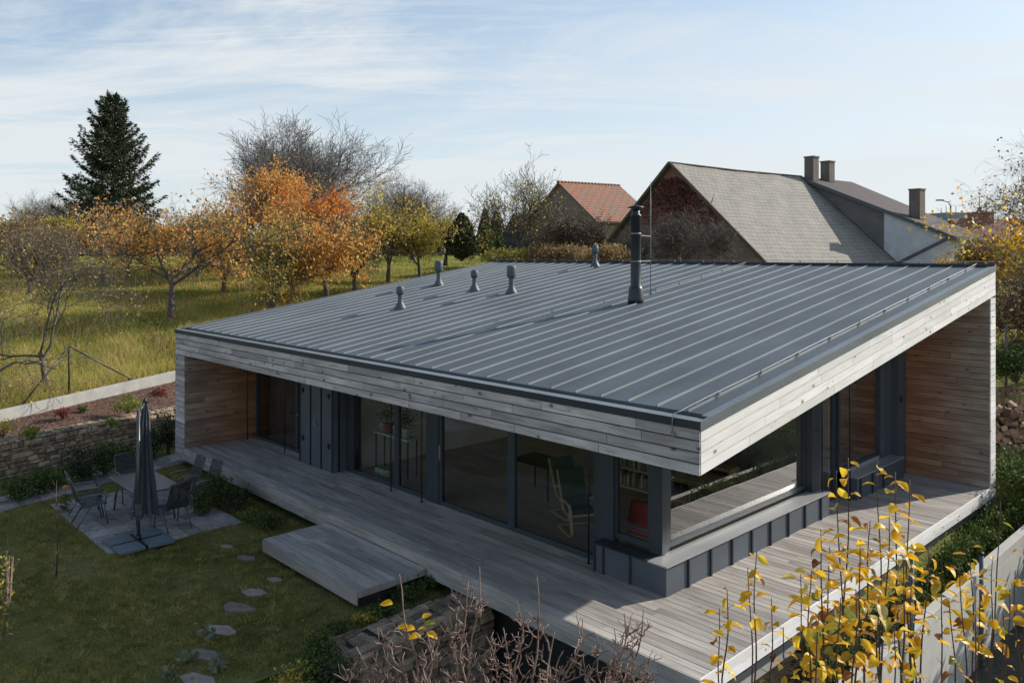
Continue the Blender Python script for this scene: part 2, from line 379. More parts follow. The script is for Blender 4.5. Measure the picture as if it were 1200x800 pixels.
def spruce(nm, H, Rb, seed, label, leafm='lspruce', nwh=34, dens=1.):
    g = random.Random(seed); rg = np.random.default_rng(seed); t = empty(nm, (0, 0, 0), 0, label, 'tree')
    mb = MB(); mb.tube([(0, 0, -.2), (0, 0, H * .5), (0, 0, H)], [H * .018, H * .012, .01], 8)
    pts = []; 
    for i in range(nwh):
        f = .10 + .90 * (i / nwh) ** .92; z = f * H; r0 = Rb * (1 - f) ** .72 * (1 + .16 * math.sin(i * 1.9)) + .12
        nb = 7 if f < .85 else 5
        for k in range(nb):
            a = 6.283 * (k + g.uniform(-.3, .3)) / nb + i * .7; r = r0 * g.uniform(.6, 1.08); up = .5 if f > .45 else .22
            P_ = []
            for s_ in np.linspace(0, 1, 7):
                P_.append(Vector((math.cos(a) * r * s_, math.sin(a) * r * s_, z - r * .38 * s_ * (1 - s_ * .95) + up * r * s_ * s_)))
            mb.tube(P_, [.035 * (1 - x) + .008 for x in np.linspace(0, 1, 7)], 3, cap=False)
            n = int(230 * dens * (r / Rb) + 40)
            for _ in range(n):
                s_ = g.random() ** .7; i0 = min(5, int(s_ * 6)); b = P_[i0].lerp(P_[i0 + 1], s_ * 6 - i0)
                wd = r * .20 * (1.15 - s_) + .05; sd = Vector((-math.sin(a), math.cos(a), 0)) * g.gauss(0, wd)
                pts.append((b.x + sd.x, b.y + sd.y, b.z - abs(sd.length) * .35 - abs(g.gauss(0, .11)), math.cos(a), math.sin(a)))
    mb.build('trunk', M['bark'], t)
    A = np.array(pts); n = len(A); d = np.stack([A[:, 3], A[:, 4], np.full(n, -.15)], 1) + rg.normal(0, .5, (n, 3)); d /= np.linalg.norm(d, axis=1)[:, None]
    s_ = np.cross(d, rg.normal(0, 1, (n, 3))); s_ /= np.linalg.norm(s_, axis=1)[:, None]; P_ = A[:, :3]
    l = rg.uniform(.22, .45, (n, 1)) * H / 15; w = l * .3
    V = np.stack([P_, P_ + d * l * .4 + s_ * w * .5, P_ + d * l, P_ + d * l * .4 - s_ * w * .5], 1).reshape(-1, 3)
    arr_obj('crown', V, np.arange(4 * n).reshape(n, 4), M[leafm], t, rg.uniform(0, 1, n)); return t
def columnar(nm, H, Rb, seed, label, leafm='lthuja', n=9000, top=1.6, sz=.14, group=None, cat='tree', base=.0):
    rg = np.random.default_rng(seed); t = empty(nm, (0, 0, 0), 0, label, cat, group)
    z = rg.uniform(0, 1, n) ** .9; a = rg.uniform(0, 6.283, n)
    prof = np.clip(np.minimum((z + base) * 6, 1), 0, 1) * (1 - z ** top) ** .8
    lump = 1 + .16 * np.sin(a * 3 + z * 9) + .12 * np.sin(a * 7 + z * 17 + 2)
    r = Rb * prof * lump * (1 - np.abs(rg.normal(0, .16, n)))
    P_ = np.stack([np.cos(a) * r, np.sin(a) * r, z * H], 1)
    V, Fc, rr = leaf_cloud(P_, sz, sz * .5, .8, rg)
    o = arr_obj('foliage', V, Fc, M[leafm], t, rr)
    mb = MB(); mb.tube([(0, 0, -.1), (0, 0, H * .8)], [Rb * .12, .01], 6); mb.build('trunk', M['bark'], t); return t
def shrub(nm, Rx, Rz, seed, label, leafm, n=1500, sz=.06, group=None, cat='shrub', stems=8, bark='bark', lshape=.6, gap=.0):
    rg = np.random.default_rng(seed); g = random.Random(seed); t = empty(nm, (0, 0, 0), 0, label, cat, group)
    mb = MB(); cl = []
    for i in range(stems):
        a = g.uniform(0, 6.283); rr_ = g.uniform(.2, .95); e = Vector((math.cos(a) * rr_ * Rx, math.sin(a) * rr_ * Rx, Rz * (1.02 - rr_ * rr_ * .6) * g.uniform(.75, 1.05)))
        m_ = e * .5 + Vector((0, 0, Rz * .15)); mb.tube([(0, 0, -.03), m_, e], [.012 + Rx * .012, .008 + Rx * .006, .003], 4, cap=False); cl.append(tuple(e)); cl.append(tuple(m_))
    mb.build('stems', M[bark], t)
    cl = np.array(cl); i = rg.integers(0, len(cl), n)
    P_ = cl[i] + rg.normal(0, 1, (n, 3)) * [Rx * .2, Rx * .2, Rz * .17]; P_[:, 2] = np.abs(P_[:, 2]) + .01
    V, Fc, rr = leaf_cloud(P_, sz, sz * lshape, .3, rg); arr_obj('foliage', V, Fc, M[leafm], t, rr); return t
def at(o, p, rot=0, sc=1): o.location = p; o.rotation_euler = (0, 0, rot); o.scale = (sc,) * 3; return o
# ================================================================== THE NEW HOUSE
house = empty('timber_house', (HX0, HY0, 0), -HA, 'low timber clad house with grey standing seam roof rising to the rear', 'house')
def top(v): return ZF + SL * v
def sof(v): return ZF - FT + SL * v
def L(u, v, z): return Vector((-u, v, z))
def run_boards(mb, O, A, B, N, w, gap, t, lo=2.2, hi=4.2, off=.004):
    # boards along A stacked along B, each t thick along N, butt joints at random
    O, A, B, N = Vector(O), Vector(A), Vector(B), Vector(N).normalized()
    n = max(1, round(B.length / w)); bw = B.length / n
    Ad, Bd = A.normalized(), B.normalized()
    for i in range(n):
        p = 0.; first = R.uniform(.4, hi)
        while p < A.length - 1e-6:
            l = first if p == 0 else R.uniform(lo, hi)
            if A.length - p - l < .5: l = A.length - p
            l = min(l, A.length - p)
            tt = t + R.uniform(-.002, .002)
            mb.obox(O + Ad * (p + off / 2) + Bd * (i * bw + gap / 2), Ad * (l - off), Bd * (bw - gap), N * tt, R.random())
            p += l
# --- roof
mb = MB()
s0, s1 = .30, D - .10
x0r, x1r = -(W - .10), -.10
def rq(u, v, dz=0.): return Vector((-u, v, top(v) - .012 + dz))
mb.poly([rq(W-.10, s0), rq(.10, s0), rq(.10, s1), rq(W-.10, s1)])
mb.poly([rq(W-.10, s0,-.06), rq(.10, s0,-.06), rq(.10, s0), rq(W-.10, s0)])
roof = mb.build('roof', [M['roof'], M['seam']], house)
mb = MB(); u = .37
while u < W - .2:
    w0, w1, hh = .009, .007, .026
    for v0, v1 in ((s0 + .005, s1 - .02),):
        a = [rq(u - w0, v0), rq(u + w0, v0), rq(u + w1, v0, hh), rq(u - w1, v0, hh)]
        b = [rq(u - w0, v1), rq(u + w0, v1), rq(u + w1, v1, hh), rq(u - w1, v1, hh)]
        for i in range(4):
            if i == 0: continue
            j = (i + 1) % 4
            mb.poly([a[i], a[j], b[j], b[i]])
        mb.poly(a); mb.poly(b[::-1])
    u += .4845
mb.build('standing_seam_ribs', M['seam'], roof)
# gutter recess and cap strips
mb = MB()
mb.ubox(.09, W-.09, .19, .30, ZF - .09, ZF - .075)
mb.build('eaves_gutter', M['trimdark'], roof)
mb = MB()
mb.ubox(-.012, W+.012, .0, .195, ZF - .012, ZF + .004)
mb.build('eaves_cap_strip', M['trim'], roof, .002)
mb = MB()
mb.ubox(-.014, W+.014, -.016, .0, ZF - .092, ZF + .006)
mb.build('eaves_drip_strip', M['trimdark'], roof, .002)
for uu, nm in ((-.015, 'verge_strip'), (W + .0, 'verge_strip')):
    mb = MB(); u0, u1 = (uu, uu + .015) if uu < 0 else (uu, uu + .015)
    mb.obox(L(u1, .001, top(0) - .118), (0, D - .001, SL * D), (u1 - u0, 0, 0), (0, 0, .13))
    c0, c1 = (0.0, .105) if uu < 0 else (W - .105, W)
    mb.obox(L(c1, .20, top(.2) - .004), (0, D - .2, SL * (D - .2)), (c1 - c0, 0, 0), (0, 0, .012))
    mb.build(nm, M['trim'], roof, .002)
mb = MB()
mb.ubox(-.01, W + .01, D - .12, D + .01, top(D) - .02, top(D) + .035)
mb.ubox(-.01, W + .01, D + .01, D + .025, top(D) - .12, top(D) + .04)
mb.build('ridge_strip', M['trimdark'], roof, .002)
mb = MB()
k = .6
while k < W:
    mb.box(-k - .012, -k + .012, D - .075, D - .05, top(D) + .035, top(D) + .085); k += 1.0
mb.tube([L(0, D - .06, top(D) + .088), L(W, D - .06, top(D) + .088)], .005, 5)
mb.tube([L(W, D - .06, top(D) + .088), L(W + .05, D - .1, top(D) + .12), L(W + .12, D - .1, top(D) + .36)], .006, 5)
mb.build('ridge_conductor_wire', M['wire'], roof)
# conductor on the near seam
mb = MB(); uu = .37
pts = [L(uu - .02, v, top(v) + .062 + (.004 * math.sin(v * 2.1))) for v in np.linspace(.32, D - .12, 30)]
pts = [L(uu+.0, -.045, ZF - .19), L(uu + .0, -.045, ZF - .02), L(uu, -.02, ZF + .055), L(uu - .01, .12, ZF + .07)] + pts
mb.tube(pts, .0065, 6)
for v in np.arange(1.0, D - .3, 1.12):
    mb.box(-uu - .022, -uu + .035, v - .02, v + .02, top(v) + .012, top(v) + .066)
mb.box(-uu - .03, -uu + .03, -.05, -.03, ZF - .22, ZF - .17)
mb.build('lightning_conductor_wire', M['wire'], roof)
mb = MB(); uu = 7.16 - .01
uu = .37 + .4845 * 12
pts = [L(uu, v, top(v) + .05) for v in np.linspace(7.3, D - .1, 14)]
mb.tube(pts, .006, 5)
for v in np.arange(7.6, D - .3, 1.0): mb.box(-uu - .02, -uu + .02, v - .015, v + .015, top(v) + .01, top(v) + .054)
mb.build('lightning_conductor_wire', M['wire'], roof)
# flue
cu, cv = 5.83, 6.33; cz = top(cv) - .03
mb = MB()
mb.lathe((-cu, cv, cz), [(.0, .17), (.02, .17), (.07, .155)] and [(.185, 0), (.185, .10), (.17, .16), (.165, .34), (.15, .37), (.12, .42), (.118, 2.0), (.132, 2.005), (.132, 2.03), (.10, 2.05), (.09, 2.08), (.09, 2.17)], 28)
chim = mb.build('flue', M['chim'], roof)
mb = MB(); mb.lathe((-cu, cv, cz), [(.19, 2.2), (.2, 2.215), (.05, 2.26), (.01, 2.262)], 24)
for k in range(3):
    a = k * 2.1; mb.tube([(-cu + .085 * math.cos(a), cv + .085 * math.sin(a), cz + 2.15), (-cu + .11 * math.cos(a), cv + .11 * math.sin(a), cz + 2.21)], .008, 5)
o = mb.build('flue_hat', M['chim'], roof)
ru, rv = 6.20, 7.40
mb = MB(); rz = top(rv)
mb.tube([L(ru, rv, rz - .02), L(ru, rv, rz + 1.5), L(ru, rv, rz + 2.72)], [.011, .011, .006], 6)
for h in (.78, 1.38):
    mb.bar(L(ru, rv, rz + h), L(cu - .0, cv + .12, rz + h), .012, .02)
mb.box(-ru - .06, -ru + .06, rv - .04, rv + .04, rz - .01, rz + .02)
mb.build('lightning_rod', M['wire'], roof)
mb = MB()
for h in (.86, 1.5): mb = MB(); mb.lathe((-cu, cv, rz + h - .1), [(.122, 0), (.122, .03)], 20); mb.build('flue_clamp', M['wire'], roof)
def vent(u, v, H, big):
    z = top(v) - .02; m = MB(); rb = .085 if big else .075
    # sloped skirt
    m.lathe((-u, v, z), [(.17, -.02), (.165, .03), (.11, .12), (rb - .01, .2), (rb - .012, H * .55), (rb * .9, H * .6)], 20)
    if big: m.lathe((-u, v, z), [(rb, H * .56), (.125, H * .6), (.13, H * .62), (.128, H * .93), (.115, H), (.05, H + .004)], 22)
    else: m.lathe((-u, v, z), [(rb, H * .6), (.1, H * .66), (.108, H * .7), (.108, H * .88), (.085, H * .97), (.03, H)], 22)
    m.build('roof_vent', M['vent'], roof)
vent(11.97, 4.12, .62, False); vent(14.26, 7.24, .78, True); vent(11.98, 6.75, .62, False); vent(10.33, 6.66, .76, True); vent(11.11, 11.1, .70, False)
# --- claddings
UI_ = 16.10
mb = MB(); run_boards(mb, L(0, 0, ZF - FT), (-W, 0, 0), (0, 0, FT - .092), (0, 1, 0), .143, .017, .024, 1.0, 2.6, .010)
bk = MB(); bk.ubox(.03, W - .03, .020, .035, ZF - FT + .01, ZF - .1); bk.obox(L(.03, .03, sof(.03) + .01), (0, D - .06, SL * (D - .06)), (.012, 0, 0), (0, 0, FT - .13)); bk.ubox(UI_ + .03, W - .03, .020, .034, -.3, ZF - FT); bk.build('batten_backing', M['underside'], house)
mb.build('front_fascia', M['clad'], house)
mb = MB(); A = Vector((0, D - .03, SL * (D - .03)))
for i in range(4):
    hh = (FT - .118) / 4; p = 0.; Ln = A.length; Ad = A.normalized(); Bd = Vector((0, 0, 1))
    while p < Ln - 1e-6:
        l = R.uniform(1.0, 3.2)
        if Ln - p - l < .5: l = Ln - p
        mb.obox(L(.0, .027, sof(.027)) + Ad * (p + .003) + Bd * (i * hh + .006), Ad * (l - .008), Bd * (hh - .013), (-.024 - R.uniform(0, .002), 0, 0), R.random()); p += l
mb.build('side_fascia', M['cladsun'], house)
mb = MB()   # structural core behind the fascias and under the roof
mb.poly([L(.03, .03, sof(.03) + .02), L(W - .03, .03, sof(.03) + .02), L(W - .03, D - .03, sof(D) + .02), L(.03, D - .03, sof(D) + .02)])
mb.build('soffit', M['cladL'], house)
# left end wall
UI = 16.10
mb = MB()
run_boards(mb, L(UI, 0, -.33), (-(W - UI), 0, 0), (0, 0, sof(0) + .33), (0, 1, 0), .143, .013, .024, 3, 4)
mb.build('end_wall_face', M['clad'], house)
mb = MB(); n = 20
run_boards(mb, L(UI, .027, 0.0), (0, 2.4, 0), (0, 0, sof(0)), (-1, 0, 0), .143, .011, .022, 1.2, 3)
run_boards(mb, L(UI, .027, sof(0)+.002), (0, 2.4, 0), (0, 0, .16), (-1, 0, 0), .143, .006, .022, 1.2, 3)
run_boards(mb, L(UI, 1.1, sof(0)+.162), (0, 1.3, 0), (0, 0, .14), (-1, 0, 0), .143, .006, .022, 1.2, 3)
mb.build('end_wall_lining', M['cladL'], house)
mb = MB()
z = -.33; hh = .145
while z < top(D) - .12:
    # outer boards run only where the roof line is above them
    v0 = max(.0, (z + hh - top(0) + .12) / SL)
    if v0 < D: mb.obox(L(W, v0, z + .003), (0, D - v0, 0), (0, 0, hh - .006), (.024, 0, 0), R.random())
    z += hh
mb.ubox(UI + .03, W - .03, .03, D - .03, -.33, sof(0) + .0)
mb.build('end_wall_outer', M['clad'], house)
# right end wall
VI = 11.57
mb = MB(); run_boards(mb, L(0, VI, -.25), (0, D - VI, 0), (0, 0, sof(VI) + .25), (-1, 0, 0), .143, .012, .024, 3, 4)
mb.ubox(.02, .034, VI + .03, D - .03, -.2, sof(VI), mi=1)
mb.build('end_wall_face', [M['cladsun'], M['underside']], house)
mb = MB(); run_boards(mb, L(.027, VI, 0), (-1.85, 0, 0), (0, 0, sof(VI)), (0, 1, 0), .143, .011, .022, .7, 1.9)
mb.build('end_wall_lining', M['cladR'], house)
mb = MB(); run_boards(mb, L(0, D, -.5), (-W, 0, 0), (0, 0, top(D) + .38), (0, -1, 0), .143, .006, .024)
mb.ubox(.03, W - .6, VI + .03, D - .03, -.5, sof(VI))
mb.build('rear_wall', M['clad'], house)
# --- deck
mb = MB(); bw = .142
for i in range(int(VI / bw) + 1):
    v = .028 + i * bw
    if v > VI - .02: break
    w_ = min(bw - .011, VI - v)
    u1 = UI - .002 if v < 2.0 else 2.2
    p = 0.03; first = True
    while p < u1 - .01:
        l = R.uniform(2.0, 4.8)
        if first: l = R.uniform(.8, 4.5); first = False
        if u1 - p - l < .6: l = u1 - p
        mb.obox(L(p + .002, v, -.028), (-(l - .004), 0, 0), (0, w_, 0), (0, 0, .028 + R.uniform(-.0015, .0015)), R.random()); p += l
deck = mb.build('deck_boards', M['deck'], house)
mb = MB(); run_boards(mb, L(0, 0, -.33), (-UI, 0, 0), (0, 0, .33), (0, 1, 0), .163, .005, .026, 2.5, 4.5)
mb.build('deck_front_board', M['deck'], deck)
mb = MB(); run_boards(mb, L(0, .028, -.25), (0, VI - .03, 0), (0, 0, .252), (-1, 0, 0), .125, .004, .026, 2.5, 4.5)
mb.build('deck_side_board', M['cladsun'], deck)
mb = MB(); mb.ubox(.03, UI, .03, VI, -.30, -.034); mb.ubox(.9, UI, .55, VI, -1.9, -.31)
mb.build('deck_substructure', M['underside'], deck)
# --- closet box beside the left window
def tall(v): return sof(v) + .04
mb = MB(); mb.ubox(11.2, 12.76, 1.6, 2.02, 0, tall(1.7))
box = mb.build('storage_cupboard', M['panel'], house)
m2 = MB()
for px in (364.3, 376.7):
    k = (px - 600) / F
    uu = (k * (HY0 + 1.6 * math.sin(HA + math.pi/2 - math.pi/2) * 0 + 1.6 * math.cos(HA)) - HX0 - 1.6 * math.sin(HA)) / (-math.cos(HA) - k * math.sin(HA))
    m2.ubox(uu - .014, uu + .014, 1.575, 1.599, .01, tall(1.6) - .02)
m2.ubox(12.735, 12.765, 1.58, 1.599, .01, tall(1.6) - .02); m2.ubox(11.195, 11.22, 1.58, 1.599, .01, tall(1.6) - .02)
m2.ubox(11.165, 11.199, 1.75, 1.78, .01, tall(1.6) - .02)
m2.build('cover_strip', M['black'], box)
for uu in (12.6, 11.36):
    for zz in (.55, 1.75):
        m2 = MB(); m2.ubox(uu - .05, uu + .05, 1.583, 1.599, zz, zz + .13); m2.ubox(uu - .015, uu + .015, 1.57, 1.583, zz + .02, zz + .11); m2.build('hinge', M['black'], box, .003)
m2 = MB(); m2.tube([L(12.0, 1.57, 1.08), L(12.0, 1.53, 1.08), L(11.86, 1.53, 1.08)], .011, 6); m2.ubox(11.98, 12.02, 1.575, 1.6, 1.0, 1.16); m2.build('handle', M['steel'], box)
# --- windows
def window_front(u0, u1, z0, fr=.07, v=2.0, g='glass', nm='window', ffr=None):
    m = MB(); zt = tall(v)
    fl, frr = (fr, fr) if ffr is None else ffr
    m.ubox(u0, u0 + fl, v - .03, v + .05, z0, zt); m.ubox(u1 - frr, u1, v - .03, v + .05, z0, zt)
    m.ubox(u0 + fl, u1 - frr, v - .03, v + .05, z0, z0 + .085); m.ubox(u0 + fl, u1 - frr, v - .03, v + .05, zt - .17, zt)
    w = m.build(nm, M['frame'], house, .003)
    m = MB(); m.poly([L(u1 - frr, v + .01, z0 + .085), L(u0 + fl, v + .01, z0 + .085), L(u0 + fl, v + .01, zt - .17), L(u1 - frr, v + .01, zt - .17)])
    m.build('pane', M[g], w); return w
window_front(13.62, 15.95, 0, .075)
wd = window_front(12.76, 13.62, 0, .06)
m = MB(); m.tube([L(13.55, 1.97, 1.0), L(13.55, 1.93, 1.0), L(13.45, 1.93, 1.0)], .01, 6); m.build('handle', M['steel'], wd)
window_front(9.10, 11.18, 0, .06, ffr=(.10, .3)); window_front(7.98, 9.10, 0, .06)
m = MB(); m.ubox(7.60, 7.98, 1.95, 2.08, 0, tall(2)); m.build('mullion', M['frame'], house, .003)
wd = window_front(5.42, 7.60, 0, .09, nm='sliding_door'); 
m = MB(); m.ubox(7.53, 7.56, 1.93, 1.965, .95, 1.25); m.build('handle', M['steel'], wd, .003)
window_front(3.34, 5.42, 0, .07, nm='sliding_door', ffr=(.04, .09))
m = MB(); m.ubox(2.92, 3.34, 1.93, 2.08, 0, tall(2)); m.build('mullion', M['frame'], house, .003)
window_front(2.20, 2.92, .52, .045)
m = MB(); m.ubox(1.99, 2.20, 1.965, 2.2, .47, tall(2)); m.ubox(1.955, 1.99, 1.955, 2.09, .49, tall(2)); m.build('corner_post', M['frame'], house, .003)
def window_side(v0, v1, z0, fr=.06, u=2.03, g='glass2', nm='window', toph=.15):
    m = MB()
    def q(v, z): return z
    # frame members with a raked head
    m.ubox(u - .03, u + .05, v0, v0 + fr, z0, tall(v0) + .0); m.ubox(u - .03, u + .05, v1 - fr, v1, z0, tall(v1) + .0)
    m.ubox(u - .03, u + .05, v0 + fr, v1 - fr, z0, z0 + .08)
    m.obox(L(u + .05, v0 + fr, tall(v0 + fr) - toph), (0, v1 - v0 - 2 * fr, SL * (v1 - v0 - 2 * fr)), (.08, 0, 0), (0, 0, toph))
    w = m.build(nm, M['frame'], house, .003)
    m = MB(); m.poly([L(u, v0 + fr, z0 + .08), L(u, v1 - fr, z0 + .08), L(u, v1 - fr, tall(v1 - fr) - toph), L(u, v0 + fr, tall(v0 + fr) - toph)])
    m.build('pane', M[g], w); return w
window_side(2.2, 6.86, .53, .05)
m = MB(); m.ubox(1.86, 2.10, 6.86, 7.24, .0, tall(7)); m.build('mullion', M['frame'], house, .003)
wd = window_side(7.24, 8.38, 0, .11, u=2.1, nm='door')
m = MB(); m.tube([L(2.05, 8.3, 1.05), L(2.0, 8.3, 1.05), L(2.0, 8.18, 1.05)], .011, 6); m.build('handle', M['black'], wd)
window_side(8.38, 10.5, .56, .07)
m = MB(); m.ubox(1.97, 2.15, 10.5, 11.14, 0, tall(11)); m.ubox(1.955, 1.97, 10.8, 10.83, 0, tall(11)); m.build('wall_panel', M['panel'], house)
m = MB(); m.ubox(1.80, 2.15, 11.14, VI - .002, 0, tall(11.2)); 
p_ = m.build('corner_column', M['panel'], house, .003)
m = MB(); m.ubox(1.78, 1.80, 11.2, 11.29, 1.72, 1.86); m.build('socket', M['black'], p_, .003)
# --- low plinths with lids
def plinth(u0, v0, v1, ribs, uback=2.03, front=None, nm='window_plinth', zt=.45):
    m = MB(); m.ubox(u0, uback, v0, v1, .002, zt)
    if front: m.ubox(uback, front, v0, 1.97, .002, zt)
    b = m.build(nm, M['panel'], house)
    for r_ in ribs: m = MB(); m.ubox(u0 - .032, u0 - .001, r_ - .018, r_ + .018, .004, zt - .004); m.build('panel_joint', M['trimdark'], b)  # ribs in dark sheet: the shade beside each seam is painted in
    if front:
        for r_ in (2.35, 2.9, 3.085): m = MB(); m.ubox(r_ - .013, r_ + .013, v0 - .03, v0 - .001, .004, zt - .004); m.build('panel_joint', M['trimdark'], b)
    m = MB(); m.ubox(u0 - .035, uback - .03, v0 - .035, v1 + .0, zt, zt + .022)
    if not front: m.ubox(uback - .03, uback - .029, v0, v1, zt, zt + .1)
    m.build('lid', M['sill'], b, .003)
    if front:
        m = MB(); m.ubox(uback - .025, front, v0 - .035, 1.965, zt, zt + .0215); m.build('lid', M['trimdark'], b, .003)  # front lid darker than the side one: its shade is put into the colour
    return b
def colv(px, u):
    k = (px - 600) / F
    return (k * (HY0 + u * math.sin(HA)) - HX0 + u * math.cos(HA)) / (math.sin(HA) - k * math.cos(HA))
plinth(1.67, 1.66, 7.2, [colv(x, 1.65) for x in (807.5, 833.7, 858.5, 881.7, 903.5, 924.5, 944, 962.7)], front=3.12)
plinth(1.69, 8.55, 11.12, [colv(x, 1.65) for x in (1010, 1024, 1037)], zt=.46)
# --- steel rods from deck to soffit
for u, v in ((15.93, 1.70), (13.86, 1.76), (9.07, 1.79), (7.97, 1.80), (3.36, 1.82)):
    m = MB(); m.tube([L(u, v, 0), L(u, v, sof(v) + .02)], .014, 8); m.lathe((-u, v, 0), [(.03, 0), (.03, .012)], 12); m.build('steel_rod', M['black'], house)
for px in (963.5, 996):
    v = colv(px, 1.78); m = MB(); m.tube([L(1.78, v, .0), L(1.78, v, sof(v) + .02)], .015, 8)
    for zz in (.62, 1.72):
        m.tube([L(1.78, v, zz), L(1.78, v - .28, zz)], .008, 5)
    m.build('steel_rod', M['black'], house)
# --- interior shell
m = MB(); m.ubox(2.16, 15.95, 2.1, 9.2, .0, .012); m.build('interior_floor', M['floor'], house)
m = MB(); m.ubox(2.16, UI, 8.2, 8.35, .013, sof(8.2)); m.ubox(2.16, 2.2, 10.9, 11.1, 0, 1)
for u in (11.05,): m.ubox(u, u + .12, 2.3, 8.2, .013, sof(2.3))
m.build('interior_wall', M['plaster'], house)
m = MB(); m.poly([L(2.2, 2.1, sof(2.1) + .012), L(16, 2.1, sof(2.1) + .012), L(16, 10, sof(10) + .012), L(2.2, 10, sof(10) + .012)]); m.build('interior_ceiling', M['plaster'], house)
m = MB(); 
for k in range(24): m.ubox(2.12, 2.16, 8.6 + k * .105, 8.69 + k * .105, .6, 3.6) if False else None
run_boards(m, L(2.9, 8.36, .0), (0, 2.5, 0), (0, 0, 3.4), (-1, 0, 0), .143, .006, .02, 1, 2); m.build('interior_lining', M['cladL'], house)
# ================================================================== STEP PLATFORM
st = empty('step_platform', HP(5.45, -1.38), -HA, 'low timber step platform set against the long deck', 'step')
m = MB()
for i in range(9):
    w_ = 1.36 / 9
    p = 0
    while p < 3.25:
        l = R.uniform(1.2, 3.25)
        if 3.25 - p - l < .5: l = 3.25 - p
        m.obox((-p - .002, i * w_ + .003, -.208), (-(l - .004), 0, 0), (0, w_ - .011, 0), (0, 0, .028 + R.uniform(-.001, .001)), R.random()); p += l
m.build('boards', M['deck'], st)
m = MB(); m.box(-3.25, 0, -.026, -.001, -.40, -.185); m.box(-.001, .024, 0, 1.36, -.28, -.185); m.box(-3.276, -3.251, 0, 1.36, -.40, -.185)
m.build('edge_board', M['deck'], st)
m = MB(); m.box(-3.1, -.1, .1, 1.3, -.49, -.212); m.build('frame', M['underside'], st)
# ================================================================== INTERIOR THINGS (seen through the glass)
M['cushG'] = surf('green_cushion', (.028, .06, .048), (.02, .045, .035), 20, .9)
M['cushR'] = surf('red_fabric', (.33, .05, .045), (.22, .03, .03), 20, .9)
M['paper'] = surf('book_spines', (.4, .36, .3), (.12, .1, .1), 3, .7, rvar=1.6)
M['white'] = surf('white_glaze', (.62, .68, .64), (.5, .58, .54), 9, .35)
M['mint'] = surf('mint_glaze', (.42, .60, .45), (.36, .52, .4), 9, .35)
M['terra'] = surf('terracotta', (.4, .17, .09), (.3, .12, .06), 9, .8)
# striped seat mat
mm, nt, b, out = newmat('striped_mat')
t = nt.nodes.new('ShaderNodeTexCoord'); sp = nt.nodes.new('ShaderNodeSeparateXYZ'); nt.links.new(t.outputs['Object'], sp.inputs[0])
fr_ = math_(nt, 'FRACT', math_(nt, 'MULTIPLY', sp.outputs[1], 2.1))
cr = ramp(nt, fr_, [(.0, (.45, .12, .10)), (.16, (.50, .47, .40)), (.38, (.22, .32, .24)), (.55, (.55, .52, .45)), (.72, (.5, .2, .14)), (.8, (.52, .49, .42))])
cr_n = [n for n in nt.nodes if n.type == 'VALTORGB'][0]; cr_n.color_ramp.interpolation = 'CONSTANT'
nt.links.new(cr, b.inputs['Base Color']); b.inputs['Roughness'].default_value = .95; M['stripe'] = mm
seat = empty('window_seat', HP(2.15, 2.3), -HA, 'built-in seat with red and green striped mat inside the corner window', 'seat')
m = MB(); m.box(-.78, 0, 0, 4.5, .013, .52); m.build('seat_box', M['birch'], seat)
m = MB(); m.box(-.77, -.02, .02, 4.48, .521, .60); m.build('seat_mat', M['stripe'], seat, .02)
cu = MB(); cu.box(-.30, .30, -.09, .09, 0, .42); o = cu.build('cushion', M['cushR'], None, .07, HP(2.72, 2.5, .605), -HA + .1); o.rotation_euler.x = -.25; tag(o, 'red cushion propped behind the small corner window', 'cushion')
def lounge(name, loc, rz, label):
    t = empty(name, loc, rz, label, 'armchair', 'bentwood lounge chairs behind the glass')
    for s in (-.31, .31):
        m = MB()
        # bent laminated side: base runner, rise, seat rail, arm
        pts = [(-.38, s, .03), (.25, s, .03), (.36, s, .06), (.40, s, .14), (.36, s, .30), (.30, s, .52), (.22, s, .58), (-.12, s, .60), (-.25, s, .54)]
        for a, b_ in zip(pts, pts[1:]): m.bar(a, b_, .05, .022)
        m.build('side_frame', M['birch'], t)
    m = MB()
    prof = [(-.62, 1.02), (-.50, .80), (-.36, .55), (-.22, .36), (.05, .34), (.33, .42)]
    for s in (-.26, .26):
        for a, b_ in zip(prof, prof[1:]): m.bar((a[0], s, a[1]), (b_[0], s, b_[1]), .035, .022)
    m.bar((.33, -.27, .415), (.33, .27, .415), .035, .03); m.bar((-.22, -.27, .355), (-.22, .27, .355), .035, .03)
    m.build('seat_frame', M['birch'], t)
    m = MB(); m.bar((-.38, -.31, .03), (-.38, .31, .03), .05, .02); m.build('base_bar', M['birch'], t)
    m = MB()
    for i, (a, b_) in enumerate(zip(prof, prof[1:])):
        A_ = Vector((a[0], -.25, a[1])); d = Vector((b_[0] - a[0], 0, b_[1] - a[1])); n_ = Vector((-d.z, 0, d.x)).normalized()
        m.obox(A_ + n_ * .02, d, (0, .5, 0), n_ * .075)
    m.build('cushion', M['cushG'], t, .02)
    return t
ch = lounge('lounge_chair', HP(5.15, 3.45, .013), -HA - .35, 'bentwood lounge chair with green cushion in front of the low bookcase')
c2 = copy_thing(ch, HP(4.45, 2.85, .013), -HA - .5, 'bentwood lounge chair with green cushion right behind the glass near the corner')
bc = empty('bookcase', HP(6.2, 6.0, .013), -HA, 'low pale wood bookcase full of books inside the living room', 'bookcase')
m = MB(); m.box(0, 3.2, 0, .03, 0, .9); m.box(0, 3.2, -.32, 0, .0, .05); m.box(0, 3.2, -.32, 0, .42, .45); m.box(0, 3.2, -.34, 0, .87, .91)
for k in range(5): m.box(k * .79, k * .79 + .03, -.32, 0, .05, .87)
m.build('shelves', M['birch'], bc)
m = MB()
